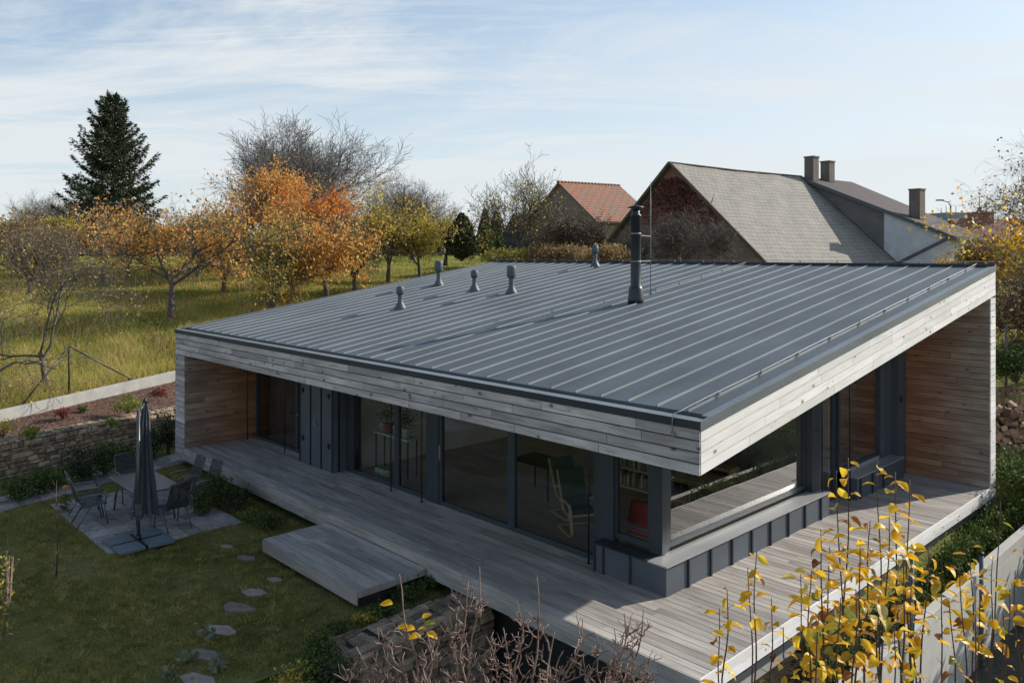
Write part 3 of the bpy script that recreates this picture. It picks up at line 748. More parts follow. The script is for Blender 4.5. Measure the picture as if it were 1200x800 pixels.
for zz in (.055, .455):
    x = .05
    while x < 3.1:
        w_ = R.uniform(.02, .05)
        if (x % .79) < .05: x += .05; continue
        m.box(x, x + w_ - .003, -.27, -.03, zz, zz + R.uniform(.2, .33), R.random()); x += w_
m.build('books', M['paper'], bc)
tb = empty('dining_table', HP(3.9, 5.4, .013), -HA, 'yellow wooden table behind the corner window', 'table')
m = MB(); m.box(-.2, 1.5, -.45, .45, .71, .745); m.build('tabletop', M['birch'], tb, .004)
for x in (-.1, 1.4):
    for y in (-.38, .38): m = MB(); m.tube([(x, y, 0), (x, y, .708)], [.02, .03], 8); m.build('leg', M['birch'], tb)
tb2 = empty('kitchen_table', HP(6.6, 4.0, .013), -HA, 'dark round-legged table behind the middle sliding door', 'table')
m = MB(); m.box(-.6, .6, -.4, .4, .71, .745); m.build('tabletop', M['black'], tb2, .004)
for x in (-.5, .5):
    for y in (-.32, .32): m = MB(); m.tube([(x, y, 0), (x, y, .708)], .02, 8); m.build('leg', M['black'], tb2)
def pot(u, v, z, s, mt, lab, plant=0, grp=None):
    t = empty('plant_pot', HP(u, v, z), 0, lab, 'plant pot', grp)
    m = MB(); m.lathe((0, 0, 0), [(.06 * s, 0), (.085 * s, .15 * s), (.09 * s, .155 * s), (.08 * s, .16 * s), (.075 * s, .14 * s)], 16); m.build('pot', M[mt], t)
    if plant:
        P_, Fc, rr = leaf_cloud(NR.normal(0, .13 * plant, (220, 3)) * [1, 1, .9] + [0, 0, .16 * s + .25 * plant], .05, .03)
        arr_obj('foliage', P_, Fc, M['indoorleaf'], t, rr)
# ================================================================== WORLD, SUN, CAMERA
EL = rad(28); sd = HP(-.355, .935) - HP(0, 0); sd.normalize()
AZ = math.atan2(sd.x, sd.y)
SUN = Vector((sd.x * math.cos(EL), sd.y * math.cos(EL), math.sin(EL)))
w = bpy.data.worlds.new('World'); scene.world = w; w.use_nodes = True; nt = w.node_tree
bg = nt.nodes['Background']; sky = nt.nodes.new('ShaderNodeTexSky'); sky.sky_type = 'NISHITA'; sky.sun_disc = False
sky.sun_elevation = EL; sky.sun_rotation = AZ; sky.altitude = 300; sky.air_density = 1.0; sky.dust_density = 1.3; sky.ozone_density = 1.0
tc = nt.nodes.new('ShaderNodeTexCoord'); sp = nt.nodes.new('ShaderNodeSeparateXYZ'); nt.links.new(tc.outputs['Generated'], sp.inputs[0])
zz = math_(nt, 'MAXIMUM', sp.outputs[2], .0); zp = math_(nt, 'ADD', zz, .09)
cx = math_(nt, 'DIVIDE', sp.outputs[0], zp); cy = math_(nt, 'DIVIDE', sp.outputs[1], zp)
cb = nt.nodes.new('ShaderNodeCombineXYZ'); nt.links.new(cx, cb.inputs[0]); nt.links.new(cy, cb.inputs[1])
def wn(scx, scy, rot, sc, det, rg_, dist=0., off=(0, 0, 0)):
    mp = nt.nodes.new('ShaderNodeMapping'); mp.inputs['Scale'].default_value = (scx, scy, 1); mp.inputs['Rotation'].default_value = (0, 0, rot); mp.inputs['Location'].default_value = off
    nt.links.new(cb.outputs[0], mp.inputs[0]); n = nt.nodes.new('ShaderNodeTexNoise'); n.inputs['Scale'].default_value = sc; n.inputs['Detail'].default_value = det; n.inputs['Roughness'].default_value = rg_; n.inputs['Distortion'].default_value = dist
    nt.links.new(mp.outputs[0], n.inputs['Vector']); return n.outputs['Fac']
n1 = wn(.40, 1.0, -.5, .9, 9, .64, .9, (3.1, 1.7, 0)); n2 = wn(.3, .5, .2, .6, 3, .5, .3, (1.3, .4, 0)); n3 = wn(.5, 2.2, -.35, 1.5, 8, .68, 1.6, (7, 2, 0))
c1 = ramp(nt, n1, [(.44, 0.), (.64, 1.)]); c2 = ramp(nt, n2, [(.34, .0), (.60, 1.)]); c3 = ramp(nt, n3, [(.50, 0.), (.8, .7)])
cl = math_(nt, 'MULTIPLY', math_(nt, 'ADD', math_(nt, 'MULTIPLY', c1, .85), math_(nt, 'MULTIPLY', c3, .7)), math_(nt, 'MULTIPLY_ADD', c2, .8, .2))
# haze near the horizon and towards the sun's side
hz = ramp(nt, zz, [(.0, .88), (.08, .68), (.17, .42), (.31, .22), (.5, .08)])
rt = nt.nodes.new('ShaderNodeVectorMath'); rt.operation = 'DOT_PRODUCT'; nt.links.new(tc.outputs['Generated'], rt.inputs[0]); rt.inputs[1].default_value = (sd.x, sd.y, 0)
sidef = nt.nodes.new('ShaderNodeMapRange'); nt.links.new(rt.outputs['Value'], sidef.inputs[0]); sidef.inputs[1].default_value = -.1; sidef.inputs[2].default_value = .9; sidef.inputs[3].default_value = 0; sidef.inputs[4].default_value = .32
fade = ramp(nt, zz, [(.30, 1.), (.62, .28)])
tot = math_(nt, 'MINIMUM', math_(nt, 'ADD', math_(nt, 'ADD', hz, math_(nt, 'MULTIPLY', math_(nt, 'MULTIPLY', cl, .9), fade)), math_(nt, 'MULTIPLY', sidef.outputs[0], fade)), .95)
SKS = .15
haze = tuple(x / SKS for x in (.79, .835, .865))
col = mixc(nt, tot, mixc(nt, 1., sky.outputs[0], (.84, 1.01, 1.07), 'MULTIPLY'), haze)
nt.links.new(col, bg.inputs[0]); bg.inputs[1].default_value = SKS
sl = bpy.data.lights.new('sun', 'SUN'); sl.energy = 5.0; sl.angle = rad(.53); sl.color = (1., .95, .86)
so = bpy.data.objects.new('sun', sl); COL.objects.link(so); so.rotation_euler = SUN.to_track_quat('Z', 'Y').to_euler(); so.location = (30, 20, 40)
cam = bpy.data.cameras.new('camera'); co = bpy.data.objects.new('camera', cam); COL.objects.link(co); scene.camera = co
co.location = (0, 0, CZ); co.rotation_euler = (rad(90), 0, 0)
cam.sensor_width = 36; cam.lens = 36 * F / 1200; cam.shift_y = -(400 - HY) / 1200; cam.clip_end = 3000; cam.clip_start = .1
scene.view_settings.view_transform = 'Standard'; scene.view_settings.look = 'None'; scene.view_settings.exposure = 0
scene.cycles.max_bounces = 8; scene.cycles.transparent_max_bounces = 12; scene.cycles.use_denoising = True
scene.cycles.sample_clamp_indirect = 6; scene.cycles.caustics_reflective = True
# ================================================================== TERRAIN
A1, B1 = G(0, 520, .40), G(195, 479, .45)         # dry stone wall, outer top edge
A2, B2 = GY(0, 481, 22.2), GY(205, 435, 27.0)     # concrete wall top
def line(A, B):
    d = Vector((B.x - A.x, B.y - A.y)); d.normalize(); return A.x, A.y, d.x, d.y
l1, l2 = line(A1, B1), line(A2, B2)
def sdist(l, X, Y): return (X - l[0]) * -l[3] + (Y - l[1]) * l[2]     # positive to the far left
def along(l, X, Y): return (X - l[0]) * l[2] + (Y - l[1]) * l[3]
def medL(Y): return np.interp(Y, [10, 22, 27, 34, 50, 90, 130, 3000], [.3, .72, 1.12, 2.4, 3.45, 4.9, 5.0, 3.0])
def medR(Y): return np.interp(Y, [10, 20, 26, 32, 45, 80, 130, 3000], [-.6, -.4, .3, 1.3, 2.7, 4.5, 4.9, 3.0])
def hgt(X, Y):
    X = np.asarray(X, float); Y = np.asarray(Y, float)
    u = -(X - HX0) * math.cos(HA) + (Y - HY0) * math.sin(HA); v = (X - HX0) * math.sin(HA) + (Y - HY0) * math.cos(HA)
    s1, s2 = sdist(l1, X, Y), sdist(l2, X, Y)
    t = np.clip((X + 4) / 14, 0, 1); t = t * t * (3 - 2 * t)
    med = medL(Y) * (1 - t) + medR(Y) * t
    med = med + .10 * np.sin(X * .35 + 1) * np.sin(Y * .27) * np.clip((Y - 26) / 10, 0, 1)
    z = np.full(X.shape, -.62)
    z = np.where(s1 > .12, .30, z)                      # under the planting bed
    z = np.where((s2 > .06), med, z)
    z = np.where((v > D + .3) & (s2 <= .06) & (u < 30), np.where(s1 > .12, np.maximum(.3, med * .9), med), z)
    pit = (u < 4.6) & (v < 3.0) & (s1 < 0)
    z = np.where(pit, -1.9, z)
    rgt = (u < -.98) & (v < D + 8)
    k = np.clip((v - 11) / 5, 0, 1); z = np.where(rgt, np.where(v < 11, -2.0, -2.0 * (1 - k) + med * k), z)
    strip = (u >= -.98) & (u < .1) & (v > -.1) & (v < D + .3)
    z = np.where(strip, -.80, z)
    return z
def axis(lo, hi, st, far, gr=1.16):
    a = list(np.arange(lo, hi + 1e-6, st)); s_ = st
    while a[-1] < far: s_ *= gr; a.append(a[-1] + s_)
    s_ = st
    while a[0] > -far: s_ *= gr; a.insert(0, a[0] - s_)
    return np.array(a)
ax, ay = axis(-24, 20, .2, 2600), axis(2, 42, .2, 2600)
XX, YY = np.meshgrid(ax, ay); ZZ = hgt(XX, YY); nx, ny = len(ax), len(ay)
V = np.stack([XX.ravel(), YY.ravel(), ZZ.ravel()], 1); ii = np.arange(nx * ny).reshape(ny, nx)
Fc = np.stack([ii[:-1, :-1].ravel(), ii[:-1, 1:].ravel(), ii[1:, 1:].ravel(), ii[1:, :-1].ravel()], 1)
mm, nt, b, out = newmat('meadow_ground')
v_ = coords(nt, 'Object'); na = noise(nt, v_, .22, 5); nb_ = noise(nt, v_, 3.0, 6, .7); nc = noise(nt, v_, 14, 3)
g1 = ramp(nt, na, [(.35, (.12, .165, .03)), (.5, (.20, .215, .045)), (.68, (.34, .29, .09))])
g1 = mixc(nt, ramp(nt, nb_, [(.4, 0.), (.75, .8)]), g1, (.045, .055, .015)); g1 = mixc(nt, ramp(nt, nc, [(.55, 0.), (.75, .4)]), g1, (.30, .25, .10))
nt.links.new(g1, b.inputs['Base Color']); b.inputs['Roughness'].default_value = .95; b.inputs['Specular IOR Level'].default_value = .1; bump(nt, nb_, .12, b); M['ground'] = mm
tag(arr_obj('ground', V, Fc, M['ground'], smooth=False), kind='structure')
# lawn sheet
def soil(name, c1, c2, c3, sc): 
    mm, nt, b, out = newmat(name); v_ = coords(nt, 'Object'); na = noise(nt, v_, sc, 5); nb_ = noise(nt, v_, sc * 9, 5, .7)
    c = ramp(nt, na, [(.35, c1), (.65, c2)]); c = mixc(nt, ramp(nt, nb_, [(.45, 0.), (.7, .8)]), c, c3)
    nt.links.new(c, b.inputs['Base Color']); b.inputs['Roughness'].default_value = .95; b.inputs['Specular IOR Level'].default_value = .1; bump(nt, nb_, .05, b); return mm
M['lawn'] = soil('lawn_soil', (.11, .125, .035), (.21, .19, .065), (.08, .06, .03), 1.1)
M['mulch'] = soil('bark_mulch', (.17, .10, .075), (.26, .16, .12), (.09, .05, .04), 3)
M['gravel'] = soil('dark_gravel', (.09, .085, .07), (.13, .12, .10), (.05, .05, .03), 2)
M['soil'] = soil('dark_soil', (.035, .028, .02), (.06, .045, .03), (.02, .016, .012), 2)
def sheet(nm, poly, zf, m, st=.25):
    # grid of cells whose centre lies inside a convex polygon
    xs = [p[0] for p in poly]; ys = [p[1] for p in poly]
    gx = np.arange(min(xs), max(xs) + st, st); gy = np.arange(min(ys), max(ys) + st, st)
    X, Y = np.meshgrid(gx, gy); idx = np.arange(X.size).reshape(X.shape); cx_, cy_ = X[:-1, :-1] + st / 2, Y[:-1, :-1] + st / 2
    ins = np.ones(cx_.shape, bool)
    for i in range(len(poly)):
        a, c = poly[i], poly[(i + 1) % len(poly)]
        ins &= ((c[0] - a[0]) * (cy_ - a[1]) - (c[1] - a[1]) * (cx_ - a[0])) > 0
    Fq = np.stack([idx[:-1, :-1], idx[:-1, 1:], idx[1:, 1:], idx[1:, :-1]], -1)[ins]
    return tag(arr_obj(nm, np.stack([X.ravel(), Y.ravel(), zf(X, Y).ravel()], 1), Fq, m), kind='structure')
def ccw(p):
    a = sum(p[i][0] * p[(i + 1) % len(p)][1] - p[(i + 1) % len(p)][0] * p[i][1] for i in range(len(p))); return p if a > 0 else p[::-1]
mb = MB(); q = [HP(4.62, 1), HP(4.62, -14), HP(26, -14), HP(26, 1)]
n_ = 40
for i in range(n_):
    for j in range(n_):
        def qq(a, c): return HP(4.62 + 21.4 * a / n_, 1.2 - 15 * c / n_, LAWN + .025 * math.sin(a * .7) * math.cos(c * .9) - .012)
        c = qq(i + .5, j + .5)
        if sdist(l1, c.x, c.y) < .2: mb.poly([qq(i, j), qq(i, j + 1), qq(i + 1, j + 1), qq(i + 1, j)])
tag(mb.build('lawn', M['lawn']), kind='structure')
# mulch bed between the two walls
mb = MB(); n_ = 60
d1 = Vector((l1[2], l1[3], 0)); P1 = Vector((l1[0], l1[1], 0)); P2 = Vector((l2[0], l2[1], 0)); d2 = Vector((l2[2], l2[3], 0)); nl = Vector((-l1[3], l1[2], 0))
def bedp(t, s_):
    a = P1 + d1 * t + nl * .3; c = P2 + d2 * (t * 1.0 + .2); p = a.lerp(c, s_); zt = float(medL(np.array(c.y))) - .22
    p.z = .40 * (1 - s_) + zt * s_ + .035 * math.sin(t * 2.3 + s_ * 7) * (1 - s_) * s_ * 4; return p
for i in range(-30, 44):
    for j in range(8):
        mb.poly([bedp(i * .25, j / 8), bedp(i * .25, (j + 1) / 8), bedp(i * .25 + .25, (j + 1) / 8), bedp(i * .25 + .25, j / 8)][::-1])
tag(mb.build('mulch_bed', M['mulch']), kind='structure')
# bark chips
n = 14000; t_ = NR.uniform(-7, 10.5, n); s_ = NR.uniform(0, 1, n); P_ = np.array([tuple(bedp(a, c)) for a, c in zip(t_, s_)]); P_[:, 2] += .012
V, Fc, rr = leaf_cloud(P_, .07, .03); V[:, 2] = np.repeat(P_[:, 2], 4) + (V[:, 2] - np.repeat(P_[:, 2], 4)) * .35
M['chips'] = leafmat('bark_chips', [(0, (.07, .04, .03)), (.5, (.18, .11, .08)), (1, (.34, .25, .2))], 0., .9)
tag(arr_obj('bark_chips', V, Fc, M['chips'], rnd=rr), 'reddish brown bark mulch covering the bed above the dry stone wall', 'bark mulch', kind='stuff')
# ------------------------------------------------------------------ stone walls
M['stone'] = surf('field_stone', (.40, .30, .21), (.17, .13, .09), 5, .9, .015, rvar=1.0)
M['stonedark'] = surf('wall_core', (.03, .025, .02), None, 4, .95)
def stone_face(mb, O, A, Bz, N, sz=(.12, .34), hz_=(.06, .15), dep=.09):
    # rough stones laid in uneven courses on a face
    O, A, N = Vector(O), Vector(A), Vector(N).normalized(); Ad = A.normalized(); z = 0.
    while z < Bz - .02:
        h = min(R.uniform(*hz_), Bz - z); x = -R.uniform(0, .1)
        while x < A.length:
            w_ = R.uniform(*sz); 
            if R.random() < .15: hh = h * .5
            else: hh = h
            i0 = len(mb.v); d_ = dep * R.uniform(.4, 1.)
            x0, x1 = max(0, x + .006), min(A.length, x + w_ - .006)
            if x1 - x0 > .03:
                r_ = R.random(); c = [(x0, z + .004), (x1, z + .004), (x1, z + hh - .006), (x0, z + hh - .006)]
                j = lambda: R.uniform(-.012, .012)
                bk = [O + Ad * a + Vector((0, 0, b_)) - N * .03 for a, b_ in c]
                md = [O + Ad * (a + j()) + Vector((0, 0, b_ + j() * .6)) + N * d_ * .55 for a, b_ in c]
                cx_, cz_ = (x0 + x1) / 2, z + hh / 2
                ft = [O + Ad * (cx_ + (a - cx_) * .72 + j()) + Vector((0, 0, cz_ + (b_ - cz_) * .62 + j() * .6)) + N * (d_ + j()) for a, b_ in c]
                for a_, b_ in ((bk, md), (md, ft)):
                    for k in range(4):
                        mb.poly([a_[k], a_[(k + 1) % 4], b_[(k + 1) % 4], b_[k]], r=r_)
                mb.poly(ft, r=r_)
                if hh < h: 
                    c = [(x0, z + hh), (x1, z + hh), (x1, z + h - .006), (x0, z + h - .006)]
                    mb.poly([O + Ad * a + Vector((0, 0, b_)) + N * d_ * .6 for a, b_ in c], r=R.random())
            x += w_
        z += h
def stone_wall(nm, O, A, H, T, label, faces=('f', 'b', 'e', 'w'), cat='wall'):
    w_ = empty(nm, (0, 0, 0), 0, label, cat); O = Vector(O); A = Vector(A); Ad = A.normalized(); N = Vector((Ad.y, -Ad.x, 0))
    mb = MB(); mb.obox(O - N * T + N * .03 + Ad * .03, A - Ad * .06, N * (T - .06), (0, 0, H - .03)); mb.build('core', M['stonedark'], w_)
    mb = MB()
    stone_face(mb, O, A, H, N)
    stone_face(mb, O + A - N * T, -A, H, -N)
    stone_face(mb, O + A, -N * T, H, Ad); stone_face(mb, O - N * T, N * T, H, -Ad)
    # top stones
    x = 0
    while x < A.length:
        y = 0
        while y < T:
            a, b_ = R.uniform(.12, .3), R.uniform(.1, .22); r_ = R.random()
            c = [(x, y), (min(x + a, A.length), y), (min(x + a, A.length), min(y + b_, T)), (x, min(y + b_, T))]
            P_ = [O + Ad * p - N * q_ + Vector((0, 0, H - .02)) for p, q_ in c]; ce = sum(P_, Vector()) / 4
            Q_ = [ce + (p - ce) * .8 + Vector((0, 0, R.uniform(.02, .06))) for p in P_]
            mb.poly(Q_, r=r_); [mb.poly([P_[k], P_[(k + 1) % 4], Q_[(k + 1) % 4], Q_[k]], r=r_) for k in range(4)]
            y += b_
        x += R.uniform(.16, .26)
    mb.build('stones', M['stone'], w_); return w_
O1 = P1 - d1 * 8; O1.z = LAWN - .1
stone_wall('dry_stone_wall', O1, d1 * 19, .45 - LAWN + .08, .34, 'long dry stone retaining wall below the mulch bed')
Og = HP(4.13, -2.35, -1.9); gab = stone_wall('gabion_wall', Og, HP(4.75, .3, 0) - HP(4.75, -2.35, 0), 1.5, .62, 'short stone filled gabion wall at the end of the lawn by the deck')
# the gabion runs along v with its body towards smaller u
mb = MB()
a = HP(4.83, -2.46, -1.9); 
for zc in np.arange(-1.9, -.34, .2):
    c = [HP(4.86, -2.46, zc), HP(4.86, .2, zc), HP(4.03, .2, zc), HP(4.03, -2.46, zc)]
    mb.tube(c + [c[0]], .002, 3, cap=False)
for vv in np.arange(-2.46, .2, .2):
    for uu in (4.86, 4.03): mb.tube([HP(uu, vv, -1.9), HP(uu, vv, -.36)], .002, 3, cap=False)
    mb.tube([HP(4.86, vv, -.345), HP(4.03, vv, -.345)], .002, 3, cap=False)
for uu in np.arange(4.03, 4.87, .2):
    mb.tube([HP(uu, -2.46, -1.9), HP(uu, -2.46, -.36)], .002, 3, cap=False); mb.tube([HP(uu, -2.46, -.345), HP(uu, .2, -.345)], .002, 3, cap=False)
mb.build('wire_mesh', M['trimdark'], gab)
# concrete walls
mb = MB(); 
d = (B2 - A2).normalized()
mb.obox(A2 - d * 9 - Vector((0, 0, .9)), (B2 - A2) + d * 17, Vector((-d.y, d.x, 0)) * .16, (0, 0, .9))
tag(mb.build('concrete_wall', M['conc'], None, .01), 'low pale concrete kerb wall between the mulch bed and the meadow', 'wall')
M['board_conc'] = mm = None
mm, nt, b, out = newmat('board_marked_concrete'); v_ = coords(nt, 'UV'); na = noise(nt, v_, 2.2, 6); br = nt.nodes.new('ShaderNodeTexBrick'); nt.links.new(v_, br.inputs[0]); br.inputs['Scale'].default_value = 1
br.inputs['Brick Width'].default_value = 2.5; br.inputs['Row Height'].default_value = .42; br.inputs['Mortar Size'].default_value = .008; br.offset = .5
br.inputs['Color1'].default_value = (.50, .48, .43, 1); br.inputs['Color2'].default_value = (.56, .54, .49, 1); br.inputs['Mortar'].default_value = (.62, .60, .55, 1)
c = mixc(nt, ramp(nt, na, [(.35, 0.), (.75, .45)]), br.outputs[0], (.33, .31, .28)); nt.links.new(c, b.inputs['Base Color']); b.inputs['Roughness'].default_value = .85; bump(nt, na, .006, b); M['board_conc'] = mm
cw = MB(); cw.obox(HP(-1.08, -3, -2.1), HP(-1.08, 14, 0) - HP(-1.08, -3, 0), (0, 0, 1.8), HP(-.92, 0, 0) - HP(-1.08, 0, 0))
cwall = tag(cw.build('concrete_wall', M['board_conc'], None, .008), 'tall sunlit concrete retaining wall beside the narrow green strip', 'wall')
def uvsheet(nm, us, vs, z, m, st=.5):
    mb = MB(); a = np.arange(us[0], us[1], st); c = np.arange(vs[0], vs[1], st)
    f = lambda u, v: HP(u, v, z + .05 * math.sin(u * 1.9) * math.sin(v * 1.3 + 1))
    for u in a:
        for v in c: mb.poly([f(u, v), f(u, v + st), f(u + st, v + st), f(u + st, v)])
    return tag(mb.build(nm, m), kind='structure')
uvsheet('lower_ground', (-.9, 4.7), (-9, .6), -1.82, M['soil'])
uvsheet('lane', (-9, -1.15), (-6, 11), -1.9, M['gravel'])
mb = MB(); O = HP(-.92, -.3, -.9); mb.obox(O, HP(-.92, 12, 0) - HP(-.92, -.3, 0), HP(.28, 0, 0) - HP(-.92, 0, 0), (0, 0, .15)); tag(mb.build('planting_strip', M['soil']), kind='structure')
mb = MB(); mb.obox(HP(.25, .6, -1.9), HP(.25, 11.9, 0) - HP(.25, .6, 0), HP(.5, 0, 0) - HP(.25, 0, 0), (0, 0, 1.62)); mb.build('foundation', M['conc']).parent = None
fnd = bpy.data.objects['foundation']; fnd.parent = house; fnd.matrix_parent_inverse = Matrix.Translation((HX0, HY0, 0)) @ Matrix.Rotation(-HA, 4, 'Z'); fnd.matrix_parent_inverse = fnd.matrix_parent_inverse.inverted()
pst = MB(); pst.tube([HP(.9, -.05, -1.95), HP(.9, -.05, -.34)], .06, 10); 
# bluish posts in front of the wall
for i, (px, py) in enumerate(((1068, 648), (1150, 648))):
    uu = -1.14
    k = (px - 600) / F; vv = (k * (HY0 + uu * math.sin(HA)) - HX0 + uu * math.cos(HA)) / (math.sin(HA) - k * math.cos(HA))
    p = HP(uu, vv); Yp = p.y; zt = CZ - (py - HY) * Yp / F
    po = empty('fence_post', (p.x, p.y, -2.0), -HA, ('blue-grey steel post against the concrete wall, nearer of the two' if i == 0 else 'blue-grey steel post against the concrete wall, farther of the two'), 'post')
    m = MB(); m.tube([(0, 0, 0), (0, 0, zt + 2.0)], .035, 12); m.build('tube', surf('post_paint', (.11, .15, .19), (.07, .10, .13), 6, .4), po)
    m = MB(); m.lathe((0, 0, zt + 1.97), [(.04, 0), (.042, .03), (.03, .05), (.005, .055)], 12); m.build('cap', M['black'], po)
    for zz_ in (.6, 1.5): m = MB(); m.box(-.05, .05, -.05, .05, zz_, zz_ + .05); m.build('bracket', M['steel'], po, .004)
# ------------------------------------------------------------------ paving
M['slab'] = surf('paving_stone', (.36, .32, .29), (.19, .17, .16), 7, .85, .006, rvar=.8)
M['slate'] = surf('slate_slab', (.13, .17, .19), (.10, .125, .14), 3, .6, .003, rvar=.2)
M['pink'] = surf('sandstone_slab', (.33, .25, .21), (.20, .165, .14), 6, .85, .006, rvar=.5)
def paving(mb, u0, u1, v0, v1, z, rows=(.28, .48), ln=(.28, .75), edge=.0):
    v = v0
    while v < v1 - .1:
        h = min(R.uniform(*rows), v1 - v)
        if v1 - v - h < .15: h = v1 - v
        u = u0 + R.uniform(-edge, edge)
        while u < u1 - .1:
            l_ = min(R.uniform(*ln), u1 - u)
            if u1 - u - l_ < .15: l_ = u1 - u
            mb.obox(HP(u + .006, v + .006, z - .05), HP(u + l_ - .012, v, 0) - HP(u, v, 0), HP(u, v + h - .012, 0) - HP(u, v, 0), (0, 0, .05 + R.uniform(-.004, .004)), R.random()); u += l_
        v += h
mb = MB(); paving(mb, 10.75, 14.9, -3.5, -.85, LAWN + .03); tag(mb.build('patio_paving', M['slab'], None, .004), kind='structure')
mb = MB(); v = -9.5
pa, pb = (15.12, -4.43), (16.41, -.08)
for i in range(-12, 14):
    t0 = i / 10; t1 = (i + 1) / 10
    e = lambda t, s_: HP(pa[0] + (pb[0] - pa[0]) * t + 1.15 * s_, pa[1] + (pb[1] - pa[1]) * t + .1 * s_, LAWN - .02)
    cuts = [0, R.uniform(.3, .45), R.uniform(.6, .75), 1]
    for a, c in zip(cuts, cuts[1:]):
        p0 = e(t0, a); mb.obox(p0 + Vector((0, 0, 0)), (e(t1, a) - p0) * .975, (e(t0, c) - p0) * .96, (0, 0, .05 + R.uniform(-.004, .004)), R.random())
tag(mb.build('garden_path', M['slab'], None, .004), kind='structure')
# stepping stones
ss = [(266, 640, .16, 'dark'), (288, 653, .2, 'dark'), (322, 679, .16, 'dark'), (299, 694, .24, 'pink'), (277, 711, .3, 'pink'), (257, 738, .28, 'slab'), (241, 767, .27, 'slab'), (231, 797, .3, 'slab')]
nm_ = ['small dark stepping stone nearest the patio', 'dark stepping stone, second from the patio', 'dark stepping stone right beside the timber step platform', 'brown stepping stone half way across the lawn, just above the pink one', 'pinkish sandstone stepping stone in the lawn', 'grey stepping stone just below the pinkish one', 'grey stepping stone second from the bottom edge of the photo', 'grey stepping stone cut by the bottom edge of the photo']
for (px, py, r_, k), lb in zip(ss, nm_):
    p = G(px, py, LAWN + .01); mb = MB(); n = 6; an = R.uniform(0, 6); r_ *= .82; ring = [(r_ * 1.35 * math.cos(an + 6.283 * i / n) * R.uniform(.68, 1.15), r_ * .72 * math.sin(an + 6.283 * i / n) * R.uniform(.68, 1.15)) for i in range(n)]
    top_ = [(x, y, .012) for x, y in ring]; bt = [(x * 1.05, y * 1.05, -.03) for x, y in ring]
    mb.poly(top_, r=R.random()); [mb.poly([bt[i], bt[(i + 1) % n], top_[(i + 1) % n], top_[i]]) for i in range(n)]
    tag(mb.build('stepping_stone', M['pink'], None, .008, p, -.4), lb, 'stepping stone', 'stepping stones across the lawn')
# ------------------------------------------------------------------ patio furniture
M['alu'] = surf('chair_frame_paint', (.10, .105, .11), (.07, .075, .08), 6, .35, metal=.3)
M['arm'] = surf('armrest_metal', (.20, .20, .20), None, 6, .3, metal=.6)
M['glassgrey'] = surf('grey_tabletop', (.07, .08, .088), (.05, .06, .066), 4, .3)
mm, nt, b, out = newmat('mesh_fabric'); v_ = coords(nt, 'Object', (1, 1, 1)); 
wv = nt.nodes.new('ShaderNodeTexChecker'); wv.inputs['Scale'].default_value = 260; nt.links.new(v_, wv.inputs[0])
b.inputs['Base Color'].default_value = (.030, .032, .034, 1); b.inputs['Roughness'].default_value = .8
b.inputs['Alpha'].default_value = .82; M['mesh'] = mm
TU0, TU1, TV0, TV1 = 11.82, 13.6, -2.66, -1.72
tbl = empty('garden_table', HP((TU0 + TU1) / 2, (TV0 + TV1) / 2, LAWN + .03), -HA, 'grey rectangular garden table on the stone patio', 'table')
hx, hy = (TU1 - TU0) / 2, (TV1 - TV0) / 2
m = MB(); m.box(-hx + .02, hx - .02, -hy + .02, hy - .02, .70, .712); m.build('tabletop', M['glassgrey'], tbl, .003)
m = MB(); m.box(-hx, hx, -hy, -hy + .02, .685, .716); m.box(-hx, hx, hy - .02, hy, .685, .716); m.box(-hx, -hx + .02, -hy + .02, hy - .02, .685, .716); m.box(hx - .02, hx, -hy + .02, hy - .02, .685, .716); m.build('table_rim', M['arm'], tbl, .004)
for sx in (-1, 1):
    for sy in (-1, 1):
        m = MB(); m.tube([(sx * (hx - .28), sy * (hy - .13), .685), (sx * (hx - .16), sy * (hy - .08), 0)], .019, 8); m.build('leg', M['alu'], tbl)
m = MB(); m.bar((-hx + .27, 0, .66), (hx - .27, 0, .66), .03, .03)
for sx in (-1, 1): m.bar((sx * (hx - .27), -hy + .13, .66), (sx * (hx - .27), hy - .13, .66), .03, .03)
m.build('underframe', M['alu'], tbl)
def gchair(loc, rz, label):
    t = empty('garden_chair', loc, rz, label, 'chair', 'mesh chairs around the garden table')
    m = MB(); prof = [(.25, .425), (.20, .44), (-.16, .41), (-.21, .45), (-.40, .98)]
    for a, c in zip(prof, prof[1:]): m.poly([(a[0], -.22, a[1]), (c[0], -.22, c[1]), (c[0], .22, c[1]), (a[0], .22, a[1])])
    m.v, m.f = m.v, m.f
    sm = MB(); [sm.poly([(a[0], -.22, a[1]), (c[0], -.22, c[1]), (c[0], .22, c[1]), (a[0], .22, a[1])]) for a, c in list(zip(prof, prof[1:]))[:2]]
    sm.build('seat', M['mesh'], t)
    sm = MB(); [sm.poly([(a[0], -.22, a[1]), (c[0], -.22, c[1]), (c[0], .22, c[1]), (a[0], .22, a[1])]) for a, c in list(zip(prof, prof[1:]))[2:]]
    sm.build('backrest', M['mesh'], t)
    m = MB()
    for s in (-.235, .235): m.tube([(.25, s, .425), (.20, s, .44), (-.16, s, .41), (-.21, s, .45), (-.40, s, .98)], .013, 7)
    m.tube([(-.40, -.235, .98), (-.41, 0, 1.0), (-.40, .235, .98)], .013, 7); m.tube([(.25, -.235, .425), (.25, .235, .425)], .012, 7)
    m.build('frame', M['alu'], t)
    for s in (-.25, .25):
        m = MB(); m.tube([(.20, s, .43), (.27, s, 0)], .013, 7); m.build('leg', M['alu'], t)
        m = MB(); m.tube([(-.05, s, .43), (-.33, s, 0)], .013, 7); m.build('leg', M['alu'], t)
        m = MB(); m.tube([(.21, s, .42), (.24, s * 1.08, .60), (.19, s * 1.1, .655), (-.15, s * 1.1, .665), (-.28, s, .64)], .014, 7); m.build('armrest', M['arm'], t)
    return t
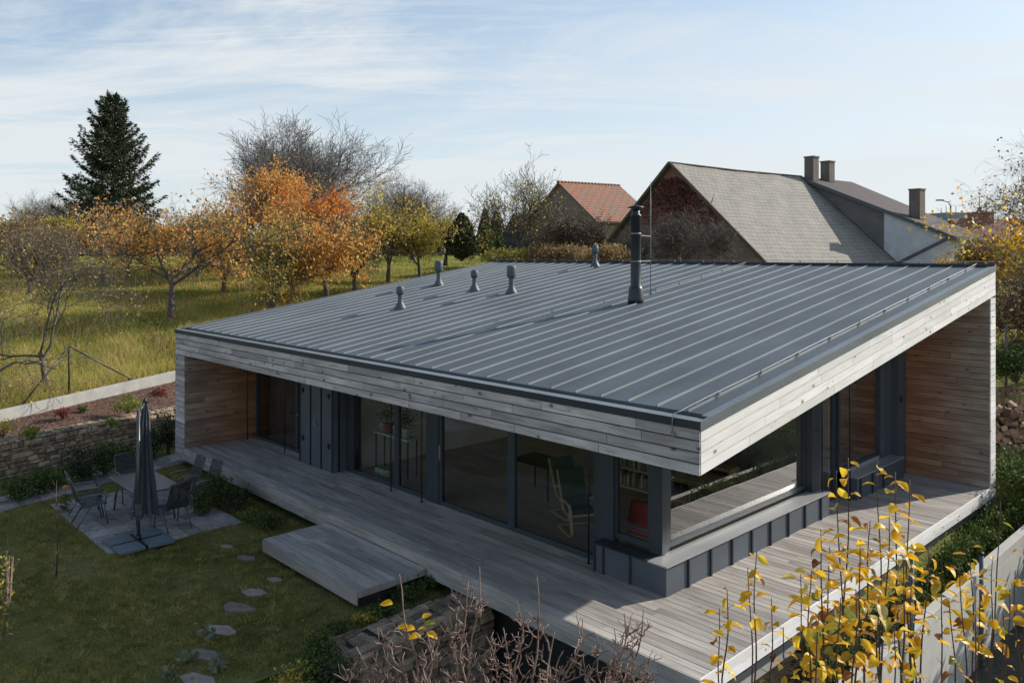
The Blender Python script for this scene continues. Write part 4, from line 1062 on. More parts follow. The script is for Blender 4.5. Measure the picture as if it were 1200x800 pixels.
def look(u, v, tu, tv):
    a, c = HP(u, v), HP(tu, tv); return math.atan2(c.y - a.y, c.x - a.x)
cz_ = LAWN + .03
spots = [(13.45, -3.12, 13.3, -2, 'garden chair at the left of the table, farther from the lawn corner of the two'), (12.85, -3.22, 12.8, -2, 'garden chair at the left of the table, closer to the parasol'),
         (14.0, -2.05, 13, -2.1, 'garden chair tucked in at the far end of the garden table'), (12.95, -1.22, 12.9, -2, 'garden chair behind the table, farther of the two beside the deck'), (12.3, -1.10, 12.15, -2, 'garden chair nearest the dark shrubs beside the deck'),
         (11.45, -2.05, 12.4, -2.1, 'garden chair at the near end of the table, right behind the parasol pole')]
for u, v, tu, tv, lb in spots:
    gchair(HP(u, v, cz_), look(u, v, tu, tv) + R.uniform(-.12, .12), lb)
# parasol
pp = HP(10.99, -2.88, LAWN + .03)
par = empty('parasol', pp, -HA, 'closed dark grey cantilever parasol standing by the garden table', 'parasol')
M['canvas'] = surf('parasol_canvas', (.085, .10, .115), (.055, .065, .078), 7, .9, .01, rvar=.3)
PH = 2.72
m = MB(); m.tube([(0, 0, 0), (0, 0, PH - .1)], .032, 10); m.build('pole', M['alu'], par)
m = MB(); m.tube([(-.02, .03, 1.2), (-.10, .12, 2.2), (-.14, .16, PH)], .02, 8); m.tube([(0, 0, PH - .2), (-.14, .16, PH)], .02, 8); m.build('arm', M['alu'], par)
# folded canopy: deep pleats hanging from the hub
nn, nz = 64, 16; ox, oy = -.16, .18
Vv = []; 
for j in range(nz + 1):
    f = j / nz; z = PH + .02 - f * (PH - .42)
    for i in range(nn):
        a = 6.283 * i / nn; pl = .5 + .5 * math.cos(a * 8 + .6 * math.sin(f * 5))
        env = (.03 + .14 * f ** .7) if f < .55 else (.122 + .10 * (f - .55) / .45)
        if .33 < f < .42: env *= .88
        r_ = env * (.55 + .75 * pl) + .008 * math.sin(a * 23 + f * 30)
        dz = (.10 * (1 - pl)) if j == nz else 0
        Vv.append((ox + r_ * math.cos(a) * 1.0, oy + r_ * math.sin(a), z + dz))
Ff = [(j * nn + i, j * nn + (i + 1) % nn, (j + 1) * nn + (i + 1) % nn, (j + 1) * nn + i) for j in range(nz) for i in range(nn)]
Vv.append((ox, oy, PH + .07)); 
cano = arr_obj('canopy', Vv, Ff + [(i, (i + 1) % nn, len(Vv) - 1, len(Vv) - 1) for i in range(0)], M['canvas'], par, smooth=True)
m = MB(); m.lathe((ox, oy, PH - .02), [(.05, 0), (.045, .06), (.015, .1), (.004, .12)], 12); m.build('hub', M['black'], par)
m = MB(); m.box(-.05, .05, -.05, .05, .55, .75); m.tube([(0, -.05, .65), (0, -.11, .65), (.07, -.12, .65), (.07, -.16, .65)], .009, 6); m.build('crank', M['arm'], par, .004)
m = MB(); m.bar((-.45, 0, .045), (.45, 0, .045), .05, .03); m.bar((0, -.45, .047), (0, .45, .047), .05, .03); m.lathe((0, 0, .03), [(.06, 0), (.05, .12)], 12); m.build('cross_base', M['black'], par)
for sx in (-1, 1):
    for sy in (-1, 1):
        m = MB(); m.box(sx * .27 - .24, sx * .27 + .24, sy * .27 - .24, sy * .27 + .24, .0, .055, R.random()); m.build('ballast_slab', M['slate'], par, .006)
# braced steel post on the concrete kerb
p = GY(81, 467, 24.2); zt = CZ - (405 - HY) * 24.2 / F
fp = empty('braced_post', p, math.atan2(d.y, d.x), 'dark steel fence corner post with two diagonal braces at the meadow edge', 'post')
h = zt - p.z
m = MB(); m.tube([(0, 0, -.3), (0, 0, h)], .03, 10); m.build('post', M['black'], fp)
# braces end on the kerb line at the measured points
for px, py, Y in ((26, 474, 22.9), (153, 444, 25.9)):
    e = GY(px, py, Y) - Vector(p); e.rotate(Matrix.Rotation(-math.atan2(d.y, d.x), 3, 'Z')); m = MB(); m.tube([(0, 0, h - .02), e], .024, 8); m.box(e.x - .06, e.x + .06, e.y - .06, e.y + .06, e.z - .02, e.z + .02); m.build('brace', M['frame'], fp)
# ================================================================== NEIGHBOURING BUILDINGS
M['slateroof'] = tiles('fibre_cement_roof', (.33, .30, .26), (.25, .235, .21), (.165, .15, .135), .40, .32, msize=.022, bmp=.02, patch=(.40, .35, .27))
M['redtile'] = tiles('red_roof_tiles', (.52, .17, .08), (.30, .19, .13), (.12, .075, .055), .7, .36, msize=.035, bmp=.06, patch=(.25, .21, .16))
M['browntile'] = tiles('brown_roof_tiles', (.12, .085, .075), (.09, .065, .06), (.05, .04, .04), .3, .3, msize=.03, bmp=.02)
M['rubble'] = tiles('rubble_masonry', (.36, .25, .19), (.28, .195, .15), (.38, .31, .25), .45, .22, msize=.03, bmp=.02)
M['greywall'] = tiles('grey_block_wall', (.20, .19, .18), (.17, .165, .155), (.25, .24, .22), .4, .2, msize=.02)
M['brickred'] = tiles('old_brick', (.42, .17, .11), (.33, .14, .10), (.2, .17, .15), .25, .08, msize=.01)
M['chimbrick'] = tiles('chimney_brick', (.22, .16, .13), (.16, .125, .11), (.28, .26, .24), .25, .08, msize=.012, kind='Object')
M['render'] = surf('white_render', (.66, .68, .70), (.52, .54, .56), 1.6, .9, .01)
M['ochre'] = surf('ochre_render', (.42, .33, .22), (.30, .23, .16), 2.5, .9, .01)
M['darkshed'] = surf('tarred_boards', (.035, .037, .042), (.02, .022, .026), 3, .8)
def bld(A, e1, name, label):
    e1 = Vector((e1[0], e1[1], 0)).normalized(); e2 = Vector((e1.y, -e1.x, 0)); A = Vector((A[0], A[1], 0))
    t = empty(name, (0, 0, 0), 0, label, 'house')
    return t, (lambda s, w, z: A + e1 * s + e2 * w + Vector((0, 0, z)))
def wallpoly(mb, P, pts, uvs): mb.poly([P(*p) for p in pts], uvs)
# --- big barn
SB, zA = .885, 10.4
barn, P = bld((8.95, 45), (.794, .608), 'barn', 'big old barn with grey slate roof, shaded gable and red ivy near its peak'); barn['category'] = 'barn'
zr = lambda w: zA - SB * abs(w)
mb = MB()
for s_, rv in ((.25, False), (12.9, True)):
    pts = [(s_, -6.8, 0), (s_, 6.8, 0), (s_, 6.8, zr(6.8) - .1), (s_, 0, zA - .1), (s_, -6.8, zr(6.8) - .1)]
    wallpoly(mb, P, pts if rv else pts[::-1], [(p[1], p[2]) for p in (pts if rv else pts[::-1])])
for w_ in (-6.8, 6.8): wallpoly(mb, P, [(.25, w_, 0), (12.9, w_, 0), (12.9, w_, zr(6.8) - .1), (.25, w_, zr(6.8) - .1)], [(0, 0), (12.6, 0), (12.6, 4), (0, 4)])
mb.build('wall', M['rubble'], barn)
mb = MB(); k_ = math.hypot(1, SB)
for sg in (1, -1):
    NS, NW = 16, 10
    def rp(i, j):
        s_ = 13.0 * i / NS; w_ = 7.3 * j / NW; sag = -.10 * math.sin(math.pi * i / NS) * (1 - .3 * j / NW) + .02 * math.sin(i * 1.7 + j * 2.1)
        return (s_ - .05, sg * w_, zr(w_) + sag + .05)
    for i in range(NS):
        for j in range(NW):
            q = [(i, j), (i + 1, j), (i + 1, j + 1), (i, j + 1)]
            mb.poly([P(*rp(*c)) for c in (q if sg < 0 else q[::-1])], [(13. * c[0] / NS, 7.3 * c[1] / NW * k_) for c in (q if sg < 0 else q[::-1])])
rf = mb.build('roof', M['slateroof'], barn)
mb = MB()
for sg in (1, -1):
    mb.bar(P(-.06, 0, zA + .02), P(-.06, sg * 7.3, zr(7.3) + .02), .10, .16); mb.bar(P(12.95, 0, zA + .02), P(12.95, sg * 7.3, zr(7.3) + .02), .08, .14)
mb.bar(P(-.05, 0, zA + .04), P(6, 0, zA - .02), .2, .06); mb.bar(P(6, 0, zA - .02), P(12.9, 0, zA + .03), .2, .06)
mb.build('verge_board', surf('verge_wood', (.12, .085, .065), None, 5, .8), rf)
# upper brickwork of the gable
mb = MB(); pts = [(.235, -3.6, zr(3.6) - .25), (.235, 3.6, zr(3.6) - .25), (.235, 0, zA - .2)][::-1]; mb.poly([P(*p) for p in pts], [(p[1], p[2]) for p in pts])
mb.build('gable_brickwork', M['brickred'], barn)
rg = np.random.default_rng(5); n = 3000; w_ = rg.normal(.6, 1.9, n); z_ = zA - .8 - np.abs(rg.normal(0, 1.25, n)) - .15 * np.abs(w_)
ok = z_ < zA - SB * np.abs(w_) - .3; w_, z_ = w_[ok], z_[ok]; pts = np.array([tuple(P(.16 - .1 * rg.random(), a, c)) for a, c in zip(w_, z_)])
V, Fc, rr = leaf_cloud(pts, .13, .11, -.3, rg); iv = empty('climbing_ivy', P(.1, 0, 3), 0, 'dark red climbing ivy over the top of the shaded barn gable', 'ivy')
V = V - np.array(tuple(P(.1, 0, 3))); arr_obj('foliage', V, Fc, M['livy'], iv, rr)
mb = MB(); b0 = P(.1, 0, 3)
for i in range(10):
    q = P(.14, R.uniform(-1.5, 1.5), 3); e = P(.14, R.uniform(-2.5, 3), R.uniform(6.5, 8.6)); mb.tube([q - b0, (q + e) / 2 + Vector((0, 0, R.uniform(-.3, .3))) - b0, e - b0], [.05, .035, .015], 4, cap=False)
mb.build('stems', M['bark'], iv)
# --- annex with brown roof
ann, P = bld((8.95, 45), (.794, .608), 'rendered_house', 'house with brown pitched roof and white end wall, three chimneys, behind the barn')
za = lambda w: 10.42 - .423 * w
mb = MB()
q = [(12.96, 0.05, 2), (12.96, 5.66, 2), (12.96, 5.66, za(5.66) - .18), (12.96, .05, za(.05) - .18)]; wallpoly(mb, P, q[::-1], [(c[1], c[2]) for c in q[::-1]])
mb.poly([P(12.96, -5, 2), P(12.96, 0, 2), P(12.96, 0, za(0) - .18), P(12.96, -5, za(5) - .18)][::-1], [(0, 0), (5, 0), (5, 8), (0, 6)])
mb.build('stone_wall', M['greywall'], ann)
mb = MB()
q = [(12.96, 5.66, 1), (12.96, 9.45, 1), (12.96, 9.45, za(9.45) - .18), (12.96, 5.66, za(5.66) - .18)]; wallpoly(mb, P, q[::-1], [(c[1], c[2]) for c in q[::-1]])
q = [(12.96, 9.45, 1), (16.2, 9.45, 1), (16.2, 9.45, za(9.45) - .18), (12.96, 9.45, za(9.45) - .18)]; wallpoly(mb, P, q, [(c[0], c[2]) for c in q])
q = [(16.2, 9.45, 1), (19.0, 0, 1), (19.0, 0, za(0) - .18), (16.2, 9.45, za(9.45) - .18)]; wallpoly(mb, P, q, [(c[1], c[2]) for c in q])
mb.build('white_wall', M['render'], ann)
mb = MB(); 
def slab(mb, Q, th, uvs):
    mb.poly(Q, uvs); dn = [q - Vector((0, 0, th)) for q in Q]; mb.poly(dn[::-1], uvs[::-1])
    for i in range(len(Q)): j = (i + 1) % len(Q); mb.poly([Q[i], dn[i], dn[j], Q[j]], [(0, 0)] * 4)
Q = [P(12.7, -.05, za(0)), P(12.7, 9.9, za(9.9)), P(16.6, 9.9, za(9.9)), P(19.4, -.05, za(0))]; slab(mb, Q, .14, [(0, 0), (0, 10.7), (3.9, 10.7), (6.7, 0)])
Q = [P(12.7, -.05, za(0)), P(19.4, -.05, za(0)), P(19.4, -5.5, za(5.5)), P(12.7, -5.5, za(5.5))]; slab(mb, Q, .14, [(0, 0), (6.7, 0), (6.7, 6), (0, 6)])
rf = mb.build('roof', M['browntile'], ann)
mb = MB(); mb.bar(P(12.68, 0, za(0) - .1), P(12.68, 9.92, za(9.92) - .1), .04, .22); mb.bar(P(12.68, 9.94, za(9.94) - .1), P(16.6, 9.94, za(9.94) - .1), .05, .16); mb.build('verge_board', M['vent'], rf)
mb = MB(); mb.bar(P(12.9, 5.9, za(9.3) - 2.1), P(12.9, 9.45, za(9.45) - .25), .10, .16); mb.build('lower_verge', M['vent'], ann)
for s_, w_, z0, h in ((13.5, .45, 10.1, 1.55), (15.6, .35, 10.15, 1.35), (14.3, 7.0, za(7.0) - .1, 1.75)):
    mb = MB(); c = P(s_, w_, z0); e1_, e2_ = Vector((.794, .608, 0)) * .33, Vector((.608, -.794, 0)) * .33
    mb.obox(c - e1_ - e2_, e1_ * 2, e2_ * 2, (0, 0, h)); mb.obox(c - e1_ * 1.12 - e2_ * 1.12 + Vector((0, 0, h)), e1_ * 2.24, e2_ * 2.24, (0, 0, .09)); mb.build('chimney', M['chimbrick'], rf)
# window in the white eaves wall
wm = MB(); q = P(14.4, 9.47, 3.3); wm.obox(q, Vector((.794, .608, 0)) * .8, Vector((.608, -.794, 0)) * .03, (0, 0, 1.1)); wf = wm.build('window', M['ochre'], ann)
wm = MB(); wm.obox(q + Vector((.794, .608, 0)) * .07 + Vector((.608, -.794, 0)) * .034 + Vector((0, 0, .07)), Vector((.794, .608, 0)) * .66, Vector((.608, -.794, 0)) * .004, (0, 0, .96)); wm.build('pane', M['black'], wf)
# --- red tiled house
rh, P = bld((3.55, 60), (.85, .53), 'cottage', 'small old cottage with orange-red tiled roof and dark gable behind bare trees'); zc = 10.7
zr2 = lambda w: zc - .66 * abs(w)
mb = MB(); pts = [(.2, -4.3, 0), (.2, 4.3, 0), (.2, 4.3, zr2(4.3) - .1), (.2, 0, zc - .1), (.2, -4.3, zr2(4.3) - .1)][::-1]; wallpoly(mb, P, pts, [(p[1], p[2]) for p in pts])
pts = [(5.6, -4.3, 0), (5.6, 4.3, 0), (5.6, 4.3, zr2(4.3) - .1), (5.6, 0, zc - .1), (5.6, -4.3, zr2(4.3) - .1)]; wallpoly(mb, P, pts, [(p[1], p[2]) for p in pts])
mb.build('gable_wall', M['rubble'], rh)
mb = MB(); [wallpoly(mb, P, [(.2, w_, 0), (5.6, w_, 0), (5.6, w_, zr2(4.3) - .1), (.2, w_, zr2(4.3) - .1)], [(0, 0), (5, 0), (5, 7), (0, 7)]) or mb.build('side_wall', M['ochre'], rh) for w_ in (4.3,)]; mb = MB(); wallpoly(mb, P, [(.2, -4.3, 0), (.2, -4.3, zr2(4.3) - .1), (5.6, -4.3, zr2(4.3) - .1), (5.6, -4.3, 0)], [(0, 0)] * 4); mb.build('side_wall', M['ochre'], rh)
mb = MB()
for sg in (1, -1):
    Q = [P(-.1, 0, zc), P(-.1, sg * 4.7, zr2(4.7)), P(5.9, sg * 4.7, zr2(4.7)), P(5.9, 0, zc)]; uvs = [(0, 0), (0, 5.6), (6, 5.6), (6, 0)]; slab(mb, Q if sg > 0 else Q[::-1], .12, uvs if sg > 0 else uvs[::-1])
rf = mb.build('roof', M['redtile'], rh)
mb = MB(); x = 0
while x < 6: mb.tube([P(-.15 + x, 0, zc + .0), P(.17 + x, 0, zc + .015)], [.11, .09], 8); x += .32
mb.build('ridge_tiles', M['redtile'], rf)
wm = MB(); q = P(2.4, 4.32, 5.2); wm.obox(q, Vector((.848, .53, 0)) * .6, Vector((.53, -.848, 0)) * .03, (0, 0, .7)); wm.build('window', M['black'], rh)
# --- dark shed
sh, P = bld((.2, 66), (.9, .43), 'shed', 'low dark shed behind the bare tree left of the cottage'); sh['category'] = 'shed'
mb = MB(); pts = [(0, -3, 0), (0, 3, 0), (0, 3, 6.4), (0, 0, 8.5), (0, -3, 6.4)][::-1]; wallpoly(mb, P, pts, [(p[1], p[2]) for p in pts]); wallpoly(mb, P, [(0, 3, 0), (4.5, 3, 0), (4.5, 3, 6.4), (0, 3, 6.4)], [(0, 0)] * 4); mb.build('wall', M['darkshed'], sh)
mb = MB()
for sg in (1, -1):
    Q = [P(-.1, 0, 8.6), P(-.1, sg * 3.3, 6.25), P(4.6, sg * 3.3, 6.25), P(4.6, 0, 8.6)]; slab(mb, Q if sg > 0 else Q[::-1], .08, [(0, 0)] * 4)
mb.build('roof', M['vent'], sh)
# --- far right background
fb = empty('office_building', (66, 120, 4), .2, 'distant pale grey-green block with small roof aerials right of the rendered house', 'building')
mb = MB(); mb.box(-2.6, 2.6, -3, 3, -2, 6.6); mb.box(-1.9, 1.9, -2, 2, 6.6, 7.5); mb.build('wall', surf('grey_green_cladding', (.30, .34, .33), (.24, .28, .27), 1, .8), fb)
mb = MB(); [mb.box(-2.4 + k * 1.0, -1.8 + k * 1.0, -3.03, -3.005, 5.2, 6.0) for k in range(5)]; mb.build('windows', M['black'], fb)
for k in range(4): mb = MB(); mb.tube([(-1.3 + k * .85, 0, 7.5), (-1.3 + k * .85, 0, 8.3 + .3 * (k % 2))], .05, 5); mb.build('aerial', M['vent'], fb)
p = GY(1180, 300, 100)
rb = empty('red_roofed_building', (p.x, p.y, 3), .1, 'distant building with dark red roof behind the golden trees at the right edge', 'building')
mb = MB(); mb.box(-4.8, 9, 0, 7, -1, 4.2); mb.build('wall', M['ochre'], rb)
mb = MB(); slab(mb, [Vector(c) for c in ((-5.2, -.5, 4.1), (9.3, -.5, 4.1), (9.3, 3.5, 6.9), (-5.2, 3.5, 6.9))], .15, [(0, 0), (14, 0), (14, 5), (0, 5)]); slab(mb, [Vector(c) for c in ((-5.2, 3.5, 6.9), (9.3, 3.5, 6.9), (9.3, 7.5, 4.1), (-5.2, 7.5, 4.1))], .15, [(0, 0), (14, 0), (14, 5), (0, 5)])
rf = mb.build('roof', M['brickred'], rb)
mb = MB(); mb.box(-2.2, .2, 2.6, 4.2, 5.6, 7.55); mb.box(-2.35, .35, 2.45, 4.35, 7.55, 7.75); mb.tube([(-1.2, 3.4, 7.75), (-1.2, 3.4, 9.6)], .05, 5); mb.tube([(-1.2, 3.4, 7.75), (-1.2, 3.4, 8.4)], .25, 8); mb.build('chimney', M['brickred'], rf)
p = GY(1114, 300, 80); lp = empty('street_lamp', (p.x, p.y, 3.5), 0, 'distant street lamp with curved arm against the sky', 'lamp')
zt = CZ + (298.6 - 241) * 80 / F - 3.5
mb = MB(); mb.tube([(0, 0, 0), (0, 0, zt), (-.25, 0, zt + .35), (-.8, 0, zt + .5)], [.1, .07, .05, .04], 7); mb.build('pole', M['vent'], lp)
mb = MB(); mb.obox((-1.45, -.14, zt + .48), (.7, 0, -.0), (0, .28, 0), (0, 0, .13)); mb.build('lamp_head', M['vent'], lp, .02)
# ================================================================== TREES
TH = {}
t = make_tree('fruit_tree', 21, 6.3, .17, 4, FRUIT, 'lorange', 3600, .15, .10, 'sparse orange-leaved fruit tree with dark trunk on the meadow just beyond the roof corner', trunkf=.26); place(t, 200, 371, 34, .4)
t = make_tree('fruit_tree', 4, 6.2, .15, 5, dict(FRUIT, rmin=.006, n=(5, 6, 6, 5, 4), steps=(4, 6, 6, 5, 4, 3), wig=(.10, .20, .2, .2, .2, .2), up=(.05, .03, .05, .05, .05, .05), f0=(.75, .25, .2, .15, .1), ang=((35, 65), (30, 60), (30, 65), (30, 60), (30, 60)), ratio=(1.5, .62, .55, .5, .5)), 'lolive', 1500, .09, .10, 'nearly bare leaning fruit tree behind the concrete kerb at the left edge', trunkf=.30, lean=(-.5, .1)); place(t, 61, 462, 24.9, 0)
t = make_tree('fruit_tree', 9, 6.4, .16, 4, FRUIT, 'lorange', 1900, .19, .12, 'thin orange-yellow tree with pale trunk in front of the big spruce', trunkf=.28); place(t, 122, 333, 50, 1.0)
t = make_tree('cherry_tree', 12, 7.6, .2, 4, ROUND, 'lorange', 21000, .19, .30, 'dense bright orange tree in front of the tall bare tree', trunkf=.2, keep=(-.9, 1.3)); place(t, 318, 305, 52, 0, .88)
t = make_tree('cherry_tree', 15, 6.0, .18, 4, ROUND, 'lred', 10000, .17, .24, 'reddest tree of the orchard, right of the bright orange one', trunkf=.2, keep=(-.9, 1.4)); place(t, 385, 312, 47, .5, .95)
t = make_tree('fruit_tree', 31, 3.9, .12, 4, FRUIT, 'lolive', 4200, .12, .14, 'low olive-yellow fruit tree just beyond the left roof edge', trunkf=.2); place(t, 318, 358, 36, .2)
t = make_tree('fruit_tree', 35, 5.2, .13, 4, FRUIT, 'lorange', 4200, .17, .14, 'orange-gold fruit tree with forked dark trunk beside the roof edge', trunkf=.25); place(t, 383, 344, 38, .9)
for i, (px, py, Y, H, s_, n, lf, lb) in enumerate(((416, 338, 41, 4.3, 37, 4500, 'lolive', 'small yellow-brown fruit tree, first in the row left of the large roof vents'), (455, 327, 43, 5.4, 41, 9000, 'lgold', 'full yellow-green fruit tree in the middle of the orchard row'), (492, 322, 45, 5.0, 45, 8000, 'lgold', 'full yellow fruit tree left of the dark round conifer'), (35, 345, 42, 4.6, 66, 5000, 'lbrown', 'brown-leaved tree on the meadow at the left edge, nearer than the golden low tree'), (150, 322, 55, 4.6, 67, 3500, 'lolive', 'olive tree between the two orange trees at the left'), (232, 322, 54, 5.4, 68, 5500, 'lorange', 'rust-orange tree right of the sparse orange tree'), (352, 330, 43, 4.4, 69, 4500, 'lgold', 'yellow tree below the reddest tree'), (522, 308, 52, 3.9, 49, 5000, 'lolive', 'smaller olive fruit tree touching the dark round conifer'),
    (262, 338, 44, 5.0, 51, 4200, 'lolive', 'olive-gold tree between the orange ones and the roof corner'), (22, 300, 62, 3.9, 55, 6000, 'lolive', 'low olive tree at the left edge of the meadow'), (75, 300, 64, 4.0, 58, 5000, 'lgold', 'golden low tree at the foot of the spruce'), (165, 306, 66, 3.8, 59, 5000, 'lolive', 'olive tree right of the spruce'), (225, 306, 70, 4.6, 63, 5000, 'lgold', 'yellow tree farthest back between spruce and orange tree'))):
    t = make_tree('fruit_tree', s_, H, .12, 4, dict(ROUND, rmin=.006), lf, int(n * .8), .145 * Y / 42, .17, lb, trunkf=.22, keep=(-.5, 1.9)); place(t, px, py, Y, i * .8)
t = make_tree('bare_tree', 77, 11.8, .28, 5, FINE, None, 0, .1, .1, 'tall bare broad-crowned tree behind the orange trees', trunkf=.17, bark='barkgrey'); place(t, 338, 303, 62); t.scale = (1.14, 1.14, 1.06)
c = copy_thing(t, GY(483, 303, 82), 2.0, 'smaller bare tree on the horizon behind the yellow fruit trees', .80)
c = copy_thing(t, GY(62, 300, 95), 4.0, 'faint bare tree left of the spruce', .72)
t = make_tree('bare_tree', 83, 7.0, .22, 5, dict(FINE, rmin=.010, n=(7, 6, 5, 4, 3)), 'lolive', 1300, .14, .12, 'dark twisting tree with a few leaves left of the cottage', trunkf=.22, bark='bark'); place(t, 612, 308, 44, .3, .95)
t = make_tree('bare_tree', 88, 3.6, .12, 4, dict(ROUND, rmin=.008), 'lbrown', 1500, .12, .15, 'brown twiggy tree in front of the cottage gable', trunkf=.15); place(t, 662, 310, 43, .3)
c = copy_thing(t, GY(642, 309, 46), 1.3, 'small twiggy tree hiding the shed corner', .8)
c = copy_thing(t, GY(690, 310, 42), 2.6, 'twiggy tree between cottage and barn', .85)
t = make_tree('bare_tree', 91, 4.6, .10, 4, dict(ROUND, rmin=.008), None, 0, .12, .15, 'bare grey-brown tree growing against the barn gable', trunkf=.12, bark='bark'); place(t, 796, 312, 40, 0, .78)
c = copy_thing(t, GY(742, 312, 41), 2, 'lower bare shrub tree at the left foot of the barn gable', .5)
c = copy_thing(t, GY(835, 312, 37.5), 4, 'bare branches at the right foot of the barn gable', .6)
place(spruce('spruce', 15.2, 5.6, 3, 'tall dark spruce on the horizon at the left'), 132, 296, 75)
place(columnar('round_conifer', 2.7, .95, 5, 'dark rounded conifer at the far end of the meadow', 'lspruce', 7000, 2.5, .16), 541, 304, 48)
place(columnar('thuja', 3.1, .55, 6, 'left one of two slim thujas beyond the roof ridge'), 568, 302, 52)
place(columnar('thuja', 3.0, .55, 8, 'right one of two slim thujas beyond the roof ridge'), 581, 302, 53)
# right side
t = make_tree('birch', 101, 8.6, .13, 5, dict(ROUND, up=(.1, .06, .0, -.08, -.12, -.12)), 'lbrown', 4200, .15, .12, 'tall thin birch with sparse pale brown leaves at the right edge', trunkf=.3, bark='barkgrey'); place(t, 1228, 340, 38)
t = make_tree('golden_tree', 103, 6.2, .14, 4, ROUND, 'lyellow', 9000, .16, .2, 'dense golden tree at the right edge beyond the roof corner', trunkf=.2, keep=(-1.2, 1.5)); place(t, 1256, 392, 29)
t2 = make_tree('golden_tree', 107, 4.6, .12, 4, ROUND, 'lyellow', 4200, .13, .18, 'thin golden tree in front of the white end wall', trunkf=.2); place(t2, 1168, 345, 40, 0, .66)
t = make_tree('golden_tree', 109, 3.6, .12, 4, ROUND, 'lbrown', 9000, .12, .2, 'brownish bushy tree below the golden one', trunkf=.1, keep=(-1.4, 1.7)); place(t, 1215, 408, 26.5)
c = copy_thing(t2, GY(1118, 330, 43), 2, 'small leafy golden shrub tree at the corner of the white wall', .42)
# far woodland and hedge lines
n = 60000; x = NR.uniform(-130, 170, n); y = NR.uniform(105, 150, n); lump = (2.6 + 1.3 * np.sin(x * .21) + .8 * np.sin(x * .53 + 1) + .5 * np.sin(x * 1.1))
zt = NR.uniform(0, 1, n) ** .8 * np.maximum(lump, 1.0); P_ = np.stack([x, y, hgt(x, y) + zt - .1], 1)
V, Fc, rr = leaf_cloud(P_, .9, .5); M['lfar'] = leafmat('far_foliage', [(0, (.07, .07, .045)), (.5, (.15, .13, .07)), (1, (.26, .20, .10))], .2)
tag(arr_obj('far_woodland', V, Fc, M['lfar'], rnd=rr), 'hazy olive-brown woodland along the horizon', 'woodland', kind='stuff')
for i, (px, py, Y, Rx, Rz, lf, lb) in enumerate(((10, 300, 58, 3.2, 2.6, 'lbrown', 'brown bush at the far left of the meadow'), (55, 302, 56, 2.6, 2.0, 'lbrown', 'brown bush left of the spruce foot'), (600, 312, 42, 1.4, .8, 'lolive', 'olive bush beyond the left end of the roof ridge'), (637, 312, 41, 1.3, .9, 'lbrown', 'brown bush below the twisting tree'), (672, 312, 40, 1.4, .8, 'lbrown', 'brown bush below the cottage'), (715, 312, 38, 1.4, .8, 'lbrown', 'brown bush between cottage and barn behind the ridge'),
    (1150, 330, 34, 1.2, 1.4, 'lbrown', 'brown shrub beside the white wall end'), (1192, 448, 24, 1.1, .9, 'lgreen', 'green shrub behind the pallet fence'), (1215, 430, 26, 1.3, 1.0, 'lolive', 'olive shrub right behind the pallet fence'))):
    place(shrub('bush', Rx, Rz, 200 + i, lb, lf, 4200, .12 * Y / 42 + .02), px, py, Y)
M['lsilver'] = leafmat('silver_leaves', [(0, (.12, .16, .08)), (1, (.28, .31, .20))])
# ---- nearer shrubs
def sh_at(px, py, z, *a, **k): 
    s_ = shrub(*a, **k); return at(s_, G(px, py, z), R.uniform(0, 6))
# planting bed above the stone wall
for px, py, Rx, Rz, lf, n, lb in ((150, 483, .42, .42, 'llime', 900, 'largest yellow-green shrub on the mulch bed'), (38, 514, .32, .26, 'llime', 600, 'yellow-green shrub on the mulch bed nearest the left edge'), (130, 500, .2, .2, 'llime', 300, 'small yellow-green shrub on the stone wall edge'), (186, 467, .3, .3, 'lscarlet', 420, 'scarlet shrub on the mulch bed beside the house wall'), (75, 490, .26, .28, 'lscarlet', 300, 'dull red shrub in the middle of the mulch bed'), (97, 484, .2, .18, 'lgreen', 260, 'small dark green shrub right of the dull red one'), (100, 470, .24, .12, 'lolive', 300, 'flat olive plant below the concrete kerb'), (3, 512, .4, .5, 'lgold', 420, 'golden shrub cut by the left edge of the photo'), (135, 462, .2, .12, 'lolive', 200, 'tiny olive plant by the concrete kerb')):
    sh_at(px, py, .55, 'shrub', Rx, Rz, int(px), lb, lf, n, .055, group=None)
for i, (px, py, Rx, Rz, lf, n, lb) in enumerate(((18, 588, .5, .5, 'lgreen', 1300, 'dark green plant at the wall foot by the left edge'), (48, 580, .4, .55, 'lgreen', 1300, 'green plant at the wall foot, second from the left edge'), (68, 570, .42, .34, 'llime', 420, 'lighter green fern-like plant at the foot of the stone wall'), (95, 564, .5, .8, 'lspruce', 1500, 'tall dark shrub at the foot of the stone wall left of the parasol'), (122, 556, .42, .7, 'lgreen', 1300, 'green shrub at the wall foot just left of the parasol'), (150, 548, .4, .5, 'lgreen', 1100, 'green shrub at the wall foot behind the parasol'), (178, 538, .5, .8, 'lspruce', 1500, 'dark shrub at the wall foot beside the house'), (196, 532, .35, 1.0, 'lspruce', 1100, 'upright dark shrub against the house end wall'))):
    sh_at(px, py, LAWN, 'shrub', Rx, Rz, 300 + i, lb, lf, n, .07)
for i, (px, py, Rx, Rz, lf, n, lb) in enumerate(((252, 596, .34, .72, 'lgreen', 2200, 'tall dark green bush between patio chair and deck'), (237, 604, .3, .36, 'lgreen', 1200, 'low green bush right behind the near patio chair'), (272, 600, .36, .46, 'lspruce', 1500, 'dark bush against the deck, right of the tall one'), (297, 612, .3, .22, 'lthuja', 700, 'grey-green cushion plant at the deck edge'), (316, 620, .36, .26, 'lgreen', 1300, 'low green plant under the deck edge next to the step platform'), (285, 590, .22, .3, 'lspruce', 600, 'small dark bush against the deck board'))):
    sh_at(px, py, LAWN, 'shrub', Rx, Rz, 400 + i, lb, lf, n, .05)
